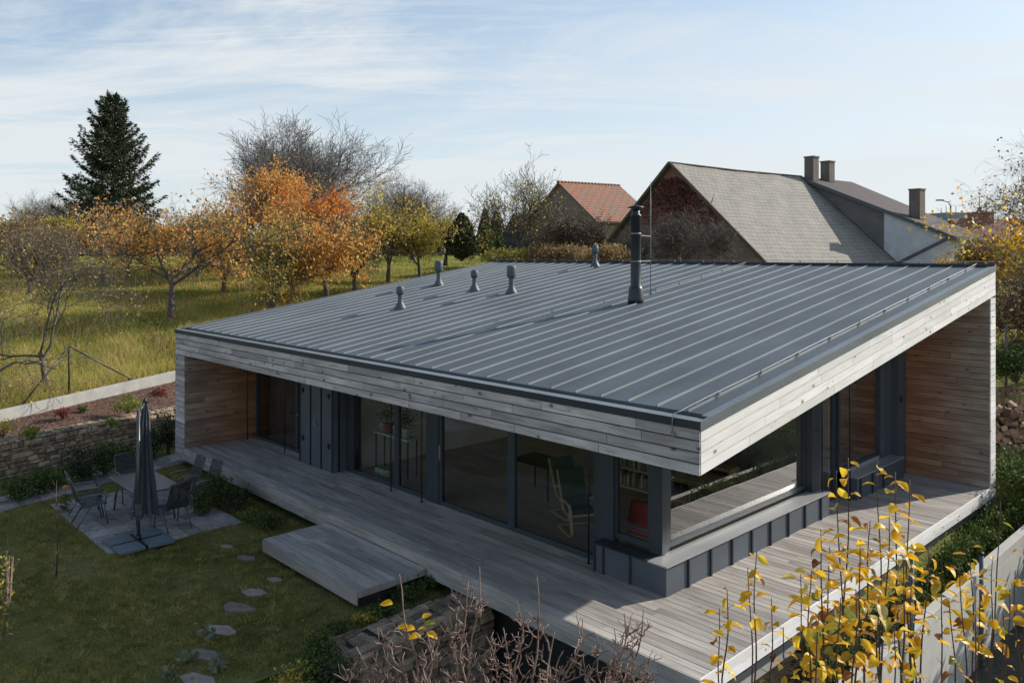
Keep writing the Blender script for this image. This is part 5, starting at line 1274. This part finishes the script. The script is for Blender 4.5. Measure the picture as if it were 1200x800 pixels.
for i, (px, py, Rx, Rz, lf, n, lb) in enumerate(((478, 704, .26, .2, 'lgreen', 700, 'green plant in the corner beside the step platform'), (452, 722, .28, .16, 'lgreen', 700, 'green plant on top of the lawn edge near the gabion'), (430, 730, .22, .12, 'lolive', 400, 'olive plant between step platform and gabion'), (500, 690, .25, .2, 'lgreen', 500, 'shaded green plant under the main deck edge'), (395, 742, .22, .12, 'lgreen', 400, 'small green plant at the left end of the gabion'), (384, 776, .34, .34, 'lgreen', 1200, 'dark green plant left of the front corner of the gabion'), (372, 800, .4, .3, 'lgreen', 1400, 'dark green plant at the bottom edge left of the gabion'), (345, 815, .4, .28, 'lolive', 1000, 'olive plant at the bottom edge of the lawn'), (402, 812, .4, .3, 'lspruce', 1200, 'dark plant at the bottom edge in front of the gabion'))):
    sh_at(px, py, LAWN, 'shrub', Rx, Rz, 500 + i, lb, lf, n, .05)
for i, (px, py, lb) in enumerate(((245, 748, 'silvery leafed plant by the stepping stones, upper one'), (222, 776, 'silvery leafed plant by the stepping stones, left one'), (252, 786, 'silvery leafed plant by the stepping stones, right one'), (200, 798, 'silvery leafed plant at the bottom edge of the lawn'))):
    sh_at(px, py, LAWN, 'herb', .12, .12, 600 + i, lb, 'lsilver' if 'lsilver' in M else 'llime', 26, .11, stems=4, cat='plant')
# yellow mullein-like plant and staked sapling at the left
t = empty('tall_herb', G(4, 745, LAWN), 0, 'tall pale withered herb at the left edge of the lawn', 'plant')
mb = MB(); 
for k in range(4): e = Vector((R.uniform(-.2, .2), R.uniform(-.2, .2), R.uniform(.8, 1.3))); mb.tube([(0, 0, 0), e * .5 + Vector((.03, 0, 0)), e], [.012, .009, .005], 5)
mb.build('stems', M['barktwig'], t); P_ = np.array([(R.gauss(0, .07), R.gauss(0, .07), R.uniform(.1, 1.2)) for _ in range(110)]); V, Fc, rr = leaf_cloud(P_, .08, .03); arr_obj('foliage', V, Fc, M['lolive'], t, rr)
t = empty('young_tree', G(66, 679, LAWN), 0, 'thin leafless young tree standing alone on the lawn', 'tree')
mb = MB(); mb.tube([(0, 0, 0), (.01, .02, .6), (-.01, .0, 1.2), (.0, .01, 1.75)], [.014, .012, .008, .004], 6)
for z in (1.1, 1.3, 1.45, 1.6): mb.tube([(0, 0, z), (R.uniform(-.12, .12), R.uniform(-.1, .1), z + .18)], [.005, .002], 4)
mb.build('trunk', M['twigdark'], t); P_ = np.array([(R.gauss(0, .03), R.gauss(0, .03), R.uniform(.0, .6)) for _ in range(50)]); V, Fc, rr = leaf_cloud(P_, .06, .02, 1); arr_obj('foliage', V, Fc, M['lbrown'], t, rr)
t = empty('flower', G(76, 600, LAWN), 0, 'small plant with an orange flower at the path edge', 'flower')
mb = MB(); mb.tube([(0, 0, 0), (.02, 0, .3), (.0, .02, .52)], .006, 5); mb.build('stems', M['lgreen'], t)
P_ = np.array([(R.gauss(0, .07), R.gauss(0, .07), R.uniform(.02, .35)) for _ in range(160)]); V, Fc, rr = leaf_cloud(P_, .07, .03, .5); arr_obj('foliage', V, Fc, M['lgreen'], t, rr)
P_ = np.array([(R.gauss(0, .03), R.gauss(0, .03), .5 + R.uniform(.0, .07)) for _ in range(30)]); V, Fc, rr = leaf_cloud(P_, .05, .03, .5); arr_obj('petals', V, Fc, M['lorange'], t, rr)
# green strip beside the deck
for i, v_ in enumerate(np.arange(2.2, 11.6, .85)):
    s_ = shrub('strip_shrub', .42, .40 + .12 * R.random(), 700 + i, '', 'lgreen' if i % 3 == 1 else 'lthuja', 2000, .055); at(s_, HP(-.46 - .12 * R.random(), v_, -.78)); s_.scale = (.9, .9, .72 + .03 * v_ if v_ < 7 else 1.3)
    s_['label'] = 'clipped low green shrub in the strip along the sunny deck edge'; s_['group'] = 'green shrubs in the strip along the deck'; s_['category'] = 'shrub'
# hedge and log heap by the right corner
h_ = shrub('hedge', 1.2, .75, 801, 'rounded green hedge beyond the right corner of the deck', 'lthuja', 9000, .07, stems=20); at(h_, GY(1235, 590, 17.5))
h_ = shrub('hedge', 1.0, .55, 802, 'second green hedge plant close behind the house corner', 'lgreen', 5000, .07, stems=16); at(h_, GY(1196, 560, 19.0))
M['log'] = surf('split_logs', (.36, .24, .15), (.18, .11, .07), 5, .85, .01, rvar=.8)
mb = MB(); c0 = GY(1200, 532, 20.8)
for k in range(520):
    a = R.uniform(0, 6.283); r_ = 2.0 * math.sqrt(R.random()); z = max(0, 1.35 * (1 - (r_ / 2.05) ** 1.3)) * R.uniform(.8, 1.05); c = c0 + Vector((r_ * math.cos(a), r_ * math.sin(a), z))
    ax_ = Vector((R.gauss(0, 1), R.gauss(0, 1), R.gauss(0, .35))).normalized(); l_ = R.uniform(.22, .36); s_ = ax_.orthogonal().normalized(); s_.rotate(Matrix.Rotation(R.uniform(0, 6), 3, ax_)); t_ = ax_.cross(s_); w_ = R.uniform(.07, .13)
    r0 = R.random(); A_ = [c + s_ * w_, c - s_ * w_ * .6 + t_ * w_ * .8, c - s_ * w_ * .5 - t_ * w_ * .9]; B_ = [p + ax_ * l_ for p in A_]
    mb.poly(A_[::-1], r=r0); mb.poly(B_, r=r0); [mb.poly([A_[i], A_[(i + 1) % 3], B_[(i + 1) % 3], B_[i]], r=r0) for i in range(3)]
tag(mb.build('firewood_heap', M['log']), 'heap of split brown firewood beside the right end of the house', 'firewood', kind='stuff')
pf = empty('pallet_fence', GY(1160, 492, 22.5), .25, 'rough wooden pallet fence behind the firewood heap', 'fence')
mb = MB()
for k in range(16): mb.box(k * .2, k * .2 + .11, 0, .025, 0, .95 + R.uniform(-.06, .06), R.random())
mb.build('boards', M['log'], pf); mb = MB(); mb.box(-.05, 3.2, .026, .07, .2, .3); mb.box(-.05, 3.2, .026, .07, .75, .85); mb.build('rails', M['log'], pf)
pk = MB(); pk.tube([(0, 0, -.1), (0, 0, 2.3)], .04, 7); tag(pk.build('stake', M['bark'], None, 0, GY(1179, 470, 24)), 'dark wooden stake standing in the grass behind the pallet fence', 'stake')
# ================================================================== FOREGROUND SHOOTS
def leaf_shape():
    rows = 6; cols = (-1, -.5, 0, .5, 1); V = []
    for i in range(rows + 1):
        t = i / rows; w_ = math.sin(math.pi * min(1, t * .93 + .04)) ** .75 * .5 * (1.12 - .35 * t)
        for c in cols: V.append((t, c * w_ , (abs(c) * .22 * w_ * 2 - .0)))
    Fq = [(i * 5 + j, i * 5 + j + 1, (i + 1) * 5 + j + 1, (i + 1) * 5 + j) for i in range(rows) for j in range(4)]
    return np.array(V), np.array(Fq)
LV, LF = leaf_shape()
def leaves_mesh(items):
    # items: (pos, dir, up, length, width ratio, curl, rnd)
    Vs, Fs, rs = [], [], []; 
    for i, (p, d, up, l, wr, cu_, r_) in enumerate(items):
        d = Vector(d).normalized(); s_ = d.cross(Vector(up)); s_ = s_.normalized() if s_.length > .01 else d.orthogonal().normalized(); n_ = s_.cross(d)
        t = LV[:, 0]; x = np.sin(t * cu_) / max(cu_, .05) if abs(cu_) > .05 else t; zc_ = -(1 - np.cos(t * cu_)) / max(cu_, .05) if abs(cu_) > .05 else t * 0
        tw = .12 * np.sin(t * 7 + i) * np.abs(LV[:, 1])
        P_ = np.outer(x, d) + np.outer(LV[:, 1] * wr, s_) + np.outer(zc_ + LV[:, 2] * wr + tw, n_)
        Vs.append(np.array(p) + P_ * l); Fs.append(LF + i * len(LV)); rs.append(np.full(len(LF), r_))
    return np.concatenate(Vs), np.concatenate(Fs), np.concatenate(rs)
def wig(a, b, n, amp, g):
    out = []; d = (b - a); o1 = d.orthogonal().normalized(); o2 = d.cross(o1).normalized(); ph = [g.uniform(0, 6) for _ in range(4)]
    for i in range(n + 1):
        t = i / n; e = t * (1 - t) * 4
        out.append(a.lerp(b, t) + o1 * amp * e * (math.sin(t * 5 + ph[0]) + .4 * math.sin(t * 13 + ph[1])) + o2 * amp * e * (math.sin(t * 4 + ph[2]) + .4 * math.sin(t * 11 + ph[3])))
    return out
def shoot_tree(label, base_px, base_Y, shoots, seed, zf=.9, leafsz=.082):
    g = random.Random(seed); b = GY(base_px, 500, base_Y); b.z = -2.0
    t = empty('young_tree', b, 0, label, 'tree', None); mb = MB(); tw = mb; items = []
    fork = Vector((0, 0, zf + 2.0)); mb.tube(wig(Vector((0, 0, -.1)), fork, 6, .03, g), [.03, .028, .026, .025, .023, .022, .02], 8)
    for (px, py, Y, nl, lo) in shoots:
        tp = GY(px, py, Y) - b; dirp = GY(px + g.uniform(-14, 14), 900, Y + g.uniform(-.1, .1)) - b; dirp.z = min(dirp.z, tp.z - 1.0); dirp.z = max(dirp.z, fork.z + .15)
        st_ = fork + Vector((0, 0, -g.uniform(0, .35))); pts = wig(st_, dirp, 4, .02, g)[:-1] + wig(dirp, tp, 12, .016, g)
        n_ = len(pts); rs = [.0075 * (1 - i / n_) + .0020 for i in range(n_)]; mb.tube(pts, rs, 6)
        # leaves: alternate along the visible part
        up_ = pts[4:]; Ln = sum((q - p).length for p, q in zip(up_, up_[1:])); a = g.uniform(0, 6)
        nl = int(nl * 1.3)
        for k in range(nl):
            f = 1 - (k + g.uniform(0, .8)) / nl * lo; f = max(0, min(.999, f)); i = int(f * (len(up_) - 1)); q = up_[i].lerp(up_[i + 1], f * (len(up_) - 1) - i); ax_ = (up_[i + 1] - up_[i]).normalized()
            a += 2.4 + g.uniform(-.5, .5); rd = ax_.orthogonal().normalized(); rd.rotate(Matrix.Rotation(a, 3, ax_)); dd = (rd + ax_ * g.uniform(-.35, .55)).normalized(); pl = g.uniform(.012, .03)
            e = q + dd * pl; tw.tube([q, e], [.0016, .0012], 4, cap=False)
            items.append((e, dd + Vector((0, 0, g.uniform(-.5, .15))), Vector((g.gauss(0, .45), g.gauss(0, .45), 1)), leafsz * g.uniform(.6, 1.25), g.uniform(.5, .78), g.uniform(.1, 1.5), g.random()))
        # bare side spurs
        for k in range(5):
            f = g.random(); i = int(f * (len(up_) - 1)); q = up_[i]; e = q + Vector((g.gauss(0, .02), g.gauss(0, .02), g.uniform(.0, .03))); tw.tube([q, e], [.0025, .0012], 4, cap=False)
    tr = mb.build('trunk', M['twigdark'], t); None
    if items:
        V, Fc, rr = leaves_mesh(items); arr_obj('foliage', V, Fc, M['lyellow'], t, rr, smooth=True)
    return t
shoot_tree('golden young tree at the left of the front group, against the sunny deck', 862, 4.6, [(852, 690, 4.7, 14, .75), (887, 645, 4.6, 8, .35), (843, 712, 4.9, 8, .8), (876, 664, 4.8, 3, .3), (904, 700, 4.5, 12, .9)], 1)
shoot_tree('tallest golden young tree, its bare tips reaching up to the dark plinths', 975, 4.5, [(980, 551, 4.6, 12, .55), (994, 536, 4.5, 14, .6), (962, 620, 4.4, 24, .8), (951, 668, 4.3, 26, .95), (938, 672, 4.6, 20, .9), (972, 640, 4.5, 26, .95)], 2)
shoot_tree('dense golden young tree in the middle of the front group', 1022, 4.6, [(1028, 540, 4.7, 3, .12), (1049, 553, 4.6, 14, .55), (1066, 562, 4.7, 12, .5), (1020, 610, 4.4, 30, .9), (1042, 606, 4.4, 30, .9), (1008, 640, 4.3, 28, .95), (1058, 650, 4.5, 20, .9)], 3)
shoot_tree('thin young tree right of the dense golden one, partly in front of the concrete wall', 1092, 4.9, [(1088, 640, 4.9, 10, .4), (1075, 690, 4.7, 14, .7), (1104, 655, 5.0, 8, .4), (1112, 700, 4.9, 10, .7), (1068, 660, 4.6, 12, .8)], 4)
shoot_tree('almost leafless young tree in front of the concrete wall', 1138, 5.0, [(1136, 640, 5.1, 14, .4), (1124, 665, 5.0, 10, .4), (1150, 690, 4.9, 4, .4), (1172, 587, 5.2, 1, .1), (1143, 720, 4.8, 4, .8)], 5)
shoot_tree('young tree at the right edge with dark curled leaves', 1184, 4.8, [(1163, 655, 4.9, 9, .4), (1190, 668, 4.8, 5, .3), (1183, 690, 4.7, 5, .6), (1202, 640, 4.9, 8, .5), (1176, 720, 4.8, 3, .6)], 6)
shoot_tree('low golden young tree at the bottom edge in the middle of the front group', 990, 4.1, [(985, 700, 4.2, 12, 1), (1003, 690, 4.1, 12, 1), (960, 720, 4.1, 11, 1), (1030, 700, 4.0, 14, 1), (1048, 730, 4.1, 10, 1), (918, 735, 4.2, 10, 1)], 7, leafsz=.074)
def bush_tree(label, bpx, bY, tips, seed):
    g = random.Random(seed); b = GY(bpx, 500, bY); b.z = -1.9; t = empty('bare_fruit_tree', b, 0, label, 'tree'); mb = MB(); tw = mb
    fork = Vector((0, 0, 2.5)); mb.tube(wig(Vector((0, 0, -.1)), fork, 6, .04, g), [.06, .055, .052, .05, .048, .046, .044], 8)
    for px, py, Y, kx in tips:
        e = GY(px, py, Y) - b; m_ = GY(px + kx, 860, Y + g.uniform(-.15, .15)) - b; m_.z = max(m_.z, fork.z + .3)
        pts = wig(fork - Vector((0, 0, g.uniform(0, .5))), m_, 4, .03, g)[:-1] + wig(m_, e, 10, .035, g); n_ = len(pts)
        mb.tube(pts, [.010 * (1 - i / n_) ** .8 + .0025 for i in range(n_)], 6)
        up_ = pts[5:]
        for k in range(12):
            i = g.randrange(0, len(up_) - 2); q = up_[i]; ax_ = (up_[i + 1] - up_[i]).normalized(); rd = ax_.orthogonal().normalized(); rd.rotate(Matrix.Rotation(g.uniform(0, 6.28), 3, ax_))
            l_ = g.uniform(.08, .34) * (1.1 - i / len(up_) * .7); e2 = q + (rd * .9 + ax_ * .6 + Vector((0, 0, .35))).normalized() * l_; ps = wig(q, e2, 5, .018, g)
            tw.tube(ps, [.0048 * (1 - x / 6) + .0022 for x in range(6)], 5)
            for j in range(4):
                q2 = ps[g.randrange(1, 5)]; l3 = g.uniform(.02, .12); e3 = q2 + Vector((g.gauss(0, .6), g.gauss(0, .6), .6)).normalized() * l3; tw.tube([q2, q2.lerp(e3, .5) + Vector((g.gauss(0, .006), 0, 0)), e3], [.0034, .0028, .0024], 4)
            # buds
            for q2 in (ps[-1], ps[3]): tw.tube([q2, q2 + Vector((g.gauss(0, .004), g.gauss(0, .004), .014))], [.0036, .0015], 4)
    mb.build('trunk', M['barktwig'], t); return t
M['barktwigs'] = surf('reddish_twig_bark', (.30, .20, .17), (.14, .065, .055), 16, .6)
t = bush_tree('bare twiggy fruit tree in front of the gabion, with a few yellow leaves', 520, 5.9, [(468, 672, 5.9, 35), (417, 757, 5.8, 60), (400, 778, 5.7, 60), (527, 720, 6.0, 15), (549, 680, 6.1, -5), (562, 664, 6.0, -22), (500, 740, 5.8, 10), (445, 735, 5.9, 50)], 11)
lf = []; bb = t.location
for px, py, dx in ((460, 707, -1), (478, 733, -1), (490, 738, .2), (497, 731, 1), (500, 741, .6), (493, 745, -.4), (486, 736, -.5), (495, 724, .5)):
    p = GY(px, py, 5.9) - bb; lf.append((p, Vector((dx, -.2, R.uniform(-.1, .5))), Vector((R.gauss(0, .3), -.5, 1)), R.uniform(.075, .105), .6, .7, .5 if px != 497 else .06))
    tw_ = None
V, Fc, rr = leaves_mesh(lf); arr_obj('foliage', V, Fc, M['lyellow'], t, rr, smooth=True)
bush_tree('bare twiggy fruit tree below the middle of the long deck', 612, 6.1, [(606, 703, 6.1, 5), (629, 674, 6.2, -8), (683, 725, 6.2, -40), (650, 740, 6.0, -20), (590, 735, 6.0, 10), (570, 745, 6.1, 25), (660, 762, 6.2, -30)], 12)
bush_tree('bare twiggy fruit tree at the deck corner shadow', 712, 6.3, [(754, 714, 6.3, -35), (732, 718, 6.3, -20), (741, 752, 6.2, -15), (763, 770, 6.2, -20), (700, 745, 6.4, 5), (720, 735, 6.3, -5), (683, 765, 6.2, 10)], 13)
# dark evergreen mass in the pit below the deck
for i, (px, Y, zt_, Rx) in enumerate(((560, 7.6, .0, .9), (640, 7.6, .2, 1.0), (700, 7.4, .1, .9))):
    s_ = shrub('pit_shrub', Rx, 1.5, 900 + i, ('dark evergreen shrub in the pit in front of the deck, leftmost', 'dark evergreen shrub in the pit in front of the deck, middle', 'dark evergreen shrub in the pit in front of the deck, rightmost')[i], 'lspruce', 5000, .06, stems=14); p = GY(px, 500, Y); p.z = -1.9; at(s_, p)
# ================================================================== GRASS
M['weed'] = leafmat('withered_weeds', [(0, (.12, .08, .04)), (.5, (.30, .20, .09)), (1, (.50, .38, .20))], .3, .7)
def blades(P_, h, w_, rr, lean=.35, rg=NR):
    n = len(P_); a = rg.uniform(0, 6.283, n); s_ = np.stack([np.cos(a), np.sin(a), np.zeros(n)], 1); ln_ = rg.normal(0, lean, (n, 2)) * h[:, None]
    tip = P_ + np.stack([ln_[:, 0], ln_[:, 1], h], 1)
    V = np.stack([P_ - s_ * w_[:, None] / 2, P_ + s_ * w_[:, None] / 2, tip], 1).reshape(-1, 3); return V, np.arange(3 * n).reshape(n, 3), rr
n = 260000; Y = 9.6 + (21.5 - 9.6) * NR.uniform(0, 1, n) ** .85; X = NR.uniform(-.70, -.08, n) * Y
u_, v_ = -(X - HX0) * math.cos(HA) + (Y - HY0) * math.sin(HA), (X - HX0) * math.sin(HA) + (Y - HY0) * math.cos(HA)
path = (-(u_ - 15.12) * .0 + (u_ - (15.12 + (v_ + 4.43) * .2966)))
ok = (u_ > 4.85) & (v_ < -.0) & ~((u_ > 10.72) & (u_ < 14.92) & (v_ > -3.52) & (v_ < -.83)) & (path < -.02) & (sdist(l1, X, Y) < -.3) & ~((u_ > 5.4) & (u_ < 8.75) & (v_ > -1.4))
ok &= ~((np.abs(u_ - 10.99) < .52) & (np.abs(v_ + 2.88) < .52))
for (px, py, r_, k) in ss: p = G(px, py, LAWN); ok &= ((X - p.x) ** 2 + ((Y - p.y) * 1.2) ** 2) > (r_ * 1.0) ** 2
X, Y = X[ok], Y[ok]; n = len(X); cl_ = np.sin(X * 2.1) * np.sin(Y * 1.7) + .5 * np.sin(X * 5.3 + Y * 4.1); h = NR.uniform(.02, .055, n) * (1 + .3 * cl_)
P_ = np.stack([X, Y, np.full(n, LAWN - .02)], 1); V, Fc, rr = blades(P_, h + .015, np.full(n, .007), np.clip(NR.uniform(0, 1, n) ** 1.2 * .75 + .10 + .13 * cl_ + .16 * np.sin(X * 1.1 + 2 * np.sin(Y * .8)) * np.sin(Y * 1.3 + 1) + .10 * np.sin(X * 9 + Y * 3) * np.sin(Y * 11), 0, 1), .8)
LX, LY = X, Y
tag(arr_obj('lawn_grass', V, Fc, M['grass'], rnd=rr), 'short shaded green grass of the lawn', 'grass', kind='stuff')
n = 420000; Y = 22 * np.exp(NR.uniform(0, 1, n) * math.log(95 / 22)); X = NR.uniform(-.72, .05, n) * Y
u_, v_ = -(X - HX0) * math.cos(HA) + (Y - HY0) * math.sin(HA), (X - HX0) * math.sin(HA) + (Y - HY0) * math.cos(HA)
ok = (sdist(l2, X, Y) > .25) & ~((u_ > 0) & (u_ < W + .1) & (v_ < D + .2) & (v_ > -1)); X, Y = X[ok], Y[ok]; n = len(X)
cl_ = np.sin(X * .55 + 1.3 * np.sin(Y * .23)) * np.sin(Y * .41) + .5 * np.sin(X * 1.7 + Y * 1.1); dr = np.clip(NR.normal(.37, .27, n) + .16 * np.sin(X * 3.1 + 2 * np.sin(Y * 1.3)) * np.sin(Y * 2.2) + .18 * cl_ + .10 * np.clip((40 - Y) / 15, -1, 1), 0, 1)
near = np.clip((48 - Y) / 20, 0, 1); h = NR.uniform(.10, .38, n) * (.45 + .55 * near) * (1 + .4 * cl_ * near)
P_ = np.stack([X, Y, hgt(X, Y) - .02], 1); V, Fc, rr = blades(P_, np.abs(h) + .04, .012 * Y / 25 + .004, dr, .45)
tag(arr_obj('meadow_grass', V, Fc, M['meadow'], rnd=rr), 'long dry yellow-green grass of the sloping meadow', 'grass', kind='stuff')
n = 90000; X = NR.uniform(8, 26, n); Y = NR.uniform(17, 45, n); v_ = (X - HX0) * math.sin(HA) + (Y - HY0) * math.cos(HA)
u_ = -(X - HX0) * math.cos(HA) + (Y - HY0) * math.sin(HA); ok = (u_ < -1) & (v_ > 11.3); X, Y = X[ok], Y[ok]; n = len(X)
P_ = np.stack([X, Y, hgt(X, Y) - .02], 1); V, Fc, rr = blades(P_, NR.uniform(.08, .25, n), np.full(n, .016), NR.uniform(0, .75, n), .45)
tag(arr_obj('meadow_grass', V, Fc, M['meadow'], rnd=rr), 'green grass rising behind the firewood heap at the right', 'grass', kind='stuff')
n = 26000; Y = 22.5 * np.exp(NR.uniform(0, 1, n) * math.log(60 / 22.5)); X = NR.uniform(-.72, .0, n) * Y
u_, v_ = -(X - HX0) * math.cos(HA) + (Y - HY0) * math.sin(HA), (X - HX0) * math.sin(HA) + (Y - HY0) * math.cos(HA)
cl_ = np.sin(X * .9 + 2 * np.sin(Y * .31)) + np.sin(Y * .8 + X * .33 + 1) + NR.normal(0, .5, n)
ok = (sdist(l2, X, Y) > .4) & ~((u_ > 0) & (u_ < W + .1) & (v_ < D + .2) & (v_ > -1)) & (cl_ > .55); X, Y = X[ok], Y[ok]; n = len(X)
P_ = np.stack([X, Y, hgt(X, Y) - .02], 1); V, Fc, rr = blades(P_, NR.uniform(.35, .85, n), .016 * Y / 25 + .002, NR.uniform(0, 1, n), .3)
tag(arr_obj('tall_weeds', V, Fc, M['weed'], rnd=rr), 'taller brown withered weeds in patches of the meadow', 'weeds', kind='stuff')
# unseen hedge, added across the lane to darken the side window's reflection
n = 42000; t_ = NR.uniform(0, 1, n); uu_ = -3.6 + NR.normal(0, .35, n); vv_ = 9.5 + 17 * t_; zt = NR.uniform(0, 1, n) ** .7 * (3.6 + .3 * np.sin(vv_ * .9) + .3 * np.sin(vv_ * 2.3))
X = HX0 - uu_ * math.cos(HA) + vv_ * math.sin(HA); Y = HY0 + uu_ * math.sin(HA) + vv_ * math.cos(HA); V, Fc, rr = leaf_cloud(np.stack([X, Y, -2 + zt], 1), .22, .14)
tag(arr_obj('hedge', V, Fc, M['lspruce'], rnd=rr), 'unseen dark hedge added beyond the lane to darken the side window reflection', 'hedge', kind='stuff')
n = 1600; Y = 10 + 12 * NR.uniform(0, 1, n); X = NR.uniform(-.66, -.1, n) * Y; u_, v_ = -(X - HX0) * math.cos(HA) + (Y - HY0) * math.sin(HA), (X - HX0) * math.sin(HA) + (Y - HY0) * math.cos(HA)
ok = (u_ > 5) & (v_ < -.1) & (sdist(l1, X, Y) < -.3) & ~((u_ > 5.4) & (u_ < 8.75) & (v_ > -1.4)); X, Y = X[ok], Y[ok]
V, Fc, rr = leaf_cloud(np.stack([X, Y, np.full(len(X), LAWN + .045)], 1), .05, .035); V[:, 2] = LAWN + .04 + (V[:, 2] - LAWN - .04) * .3; tag(arr_obj('fallen_leaves', V, Fc, M['lbrown'], rnd=rr), 'small brown fallen leaves scattered on the shaded lawn', 'leaves', kind='stuff')
ci = NR.integers(0, len(LX), 900); k_ = 34; X = np.repeat(LX[ci], k_) + NR.normal(0, .045, 900 * k_); Y = np.repeat(LY[ci], k_) + NR.normal(0, .045, 900 * k_); n = len(X)
V, Fc, rr = blades(np.stack([X, Y, np.full(n, LAWN - .01)], 1), NR.uniform(.04, .10, n), np.full(n, .010), np.clip(np.repeat(NR.uniform(0, .9, 900), k_) + NR.normal(0, .1, n), 0, 1), .7)
tag(arr_obj('grass_tufts', V, Fc, M['grass'], rnd=rr), 'uneven tufts of longer grass and weeds standing out of the lawn', 'grass', kind='stuff')
# fallen leaves
n = 16000; Y = 22 * np.exp(NR.uniform(0, 1, n) * math.log(70 / 22)); X = NR.uniform(-.72, -.1, n) * Y; ok = sdist(l2, X, Y) > .3; X, Y = X[ok], Y[ok]
V, Fc, rr = leaf_cloud(np.stack([X, Y, hgt(X, Y) + .06], 1), .12, .09); tag(arr_obj('fallen_leaves', V, Fc, M['lorange'], rnd=rr), 'fallen orange leaves scattered in the meadow grass', 'leaves', kind='stuff')
# indoor pots
for i, (px, mt, lb) in enumerate(((435, 'white', 'small pale pot behind the glass, leftmost of four in a row'), (442, 'mint', 'mint green pot behind the glass, second of four'), (450, 'white', 'white pot behind the glass, third of four'), (462.5, 'mint', 'green pot behind the glass, last of four'))):
    p = G(px, 558, .013); u_, v_ = UV(p.x, p.y); pot(u_, 2.3, .013, 1.05, mt, lb)
sf = empty('plant_shelf', HP(9.5, 2.55, .013), -HA, 'narrow table carrying potted plants behind the left window', 'table')
m = MB(); m.box(-1.4, 0, 0, .35, .86, .90); m.build('tabletop', M['white'], sf, .004)
for x in (-1.35, -.05):
    for y in (.05, .30): m = MB(); m.tube([(x, y, 0), (x, y, .858)], .018, 7); m.build('leg', M['black'], sf)
for i, (u_, s_, mt, pl, lb) in enumerate(((10.7, 1.3, 'white', 0, 'empty pale pot at the left end of the plant shelf'), (10.45, 1.4, 'terra', 1.0, 'terracotta pot with leafy plant on the plant shelf'), (10.1, 1.4, 'white', 1.5, 'white pot with the largest plant on the plant shelf'), (9.75, 1.3, 'white', .8, 'white pot with small plant at the right end of the plant shelf'))):
    pot(u_, 2.7, .915, s_, mt, lb, pl)
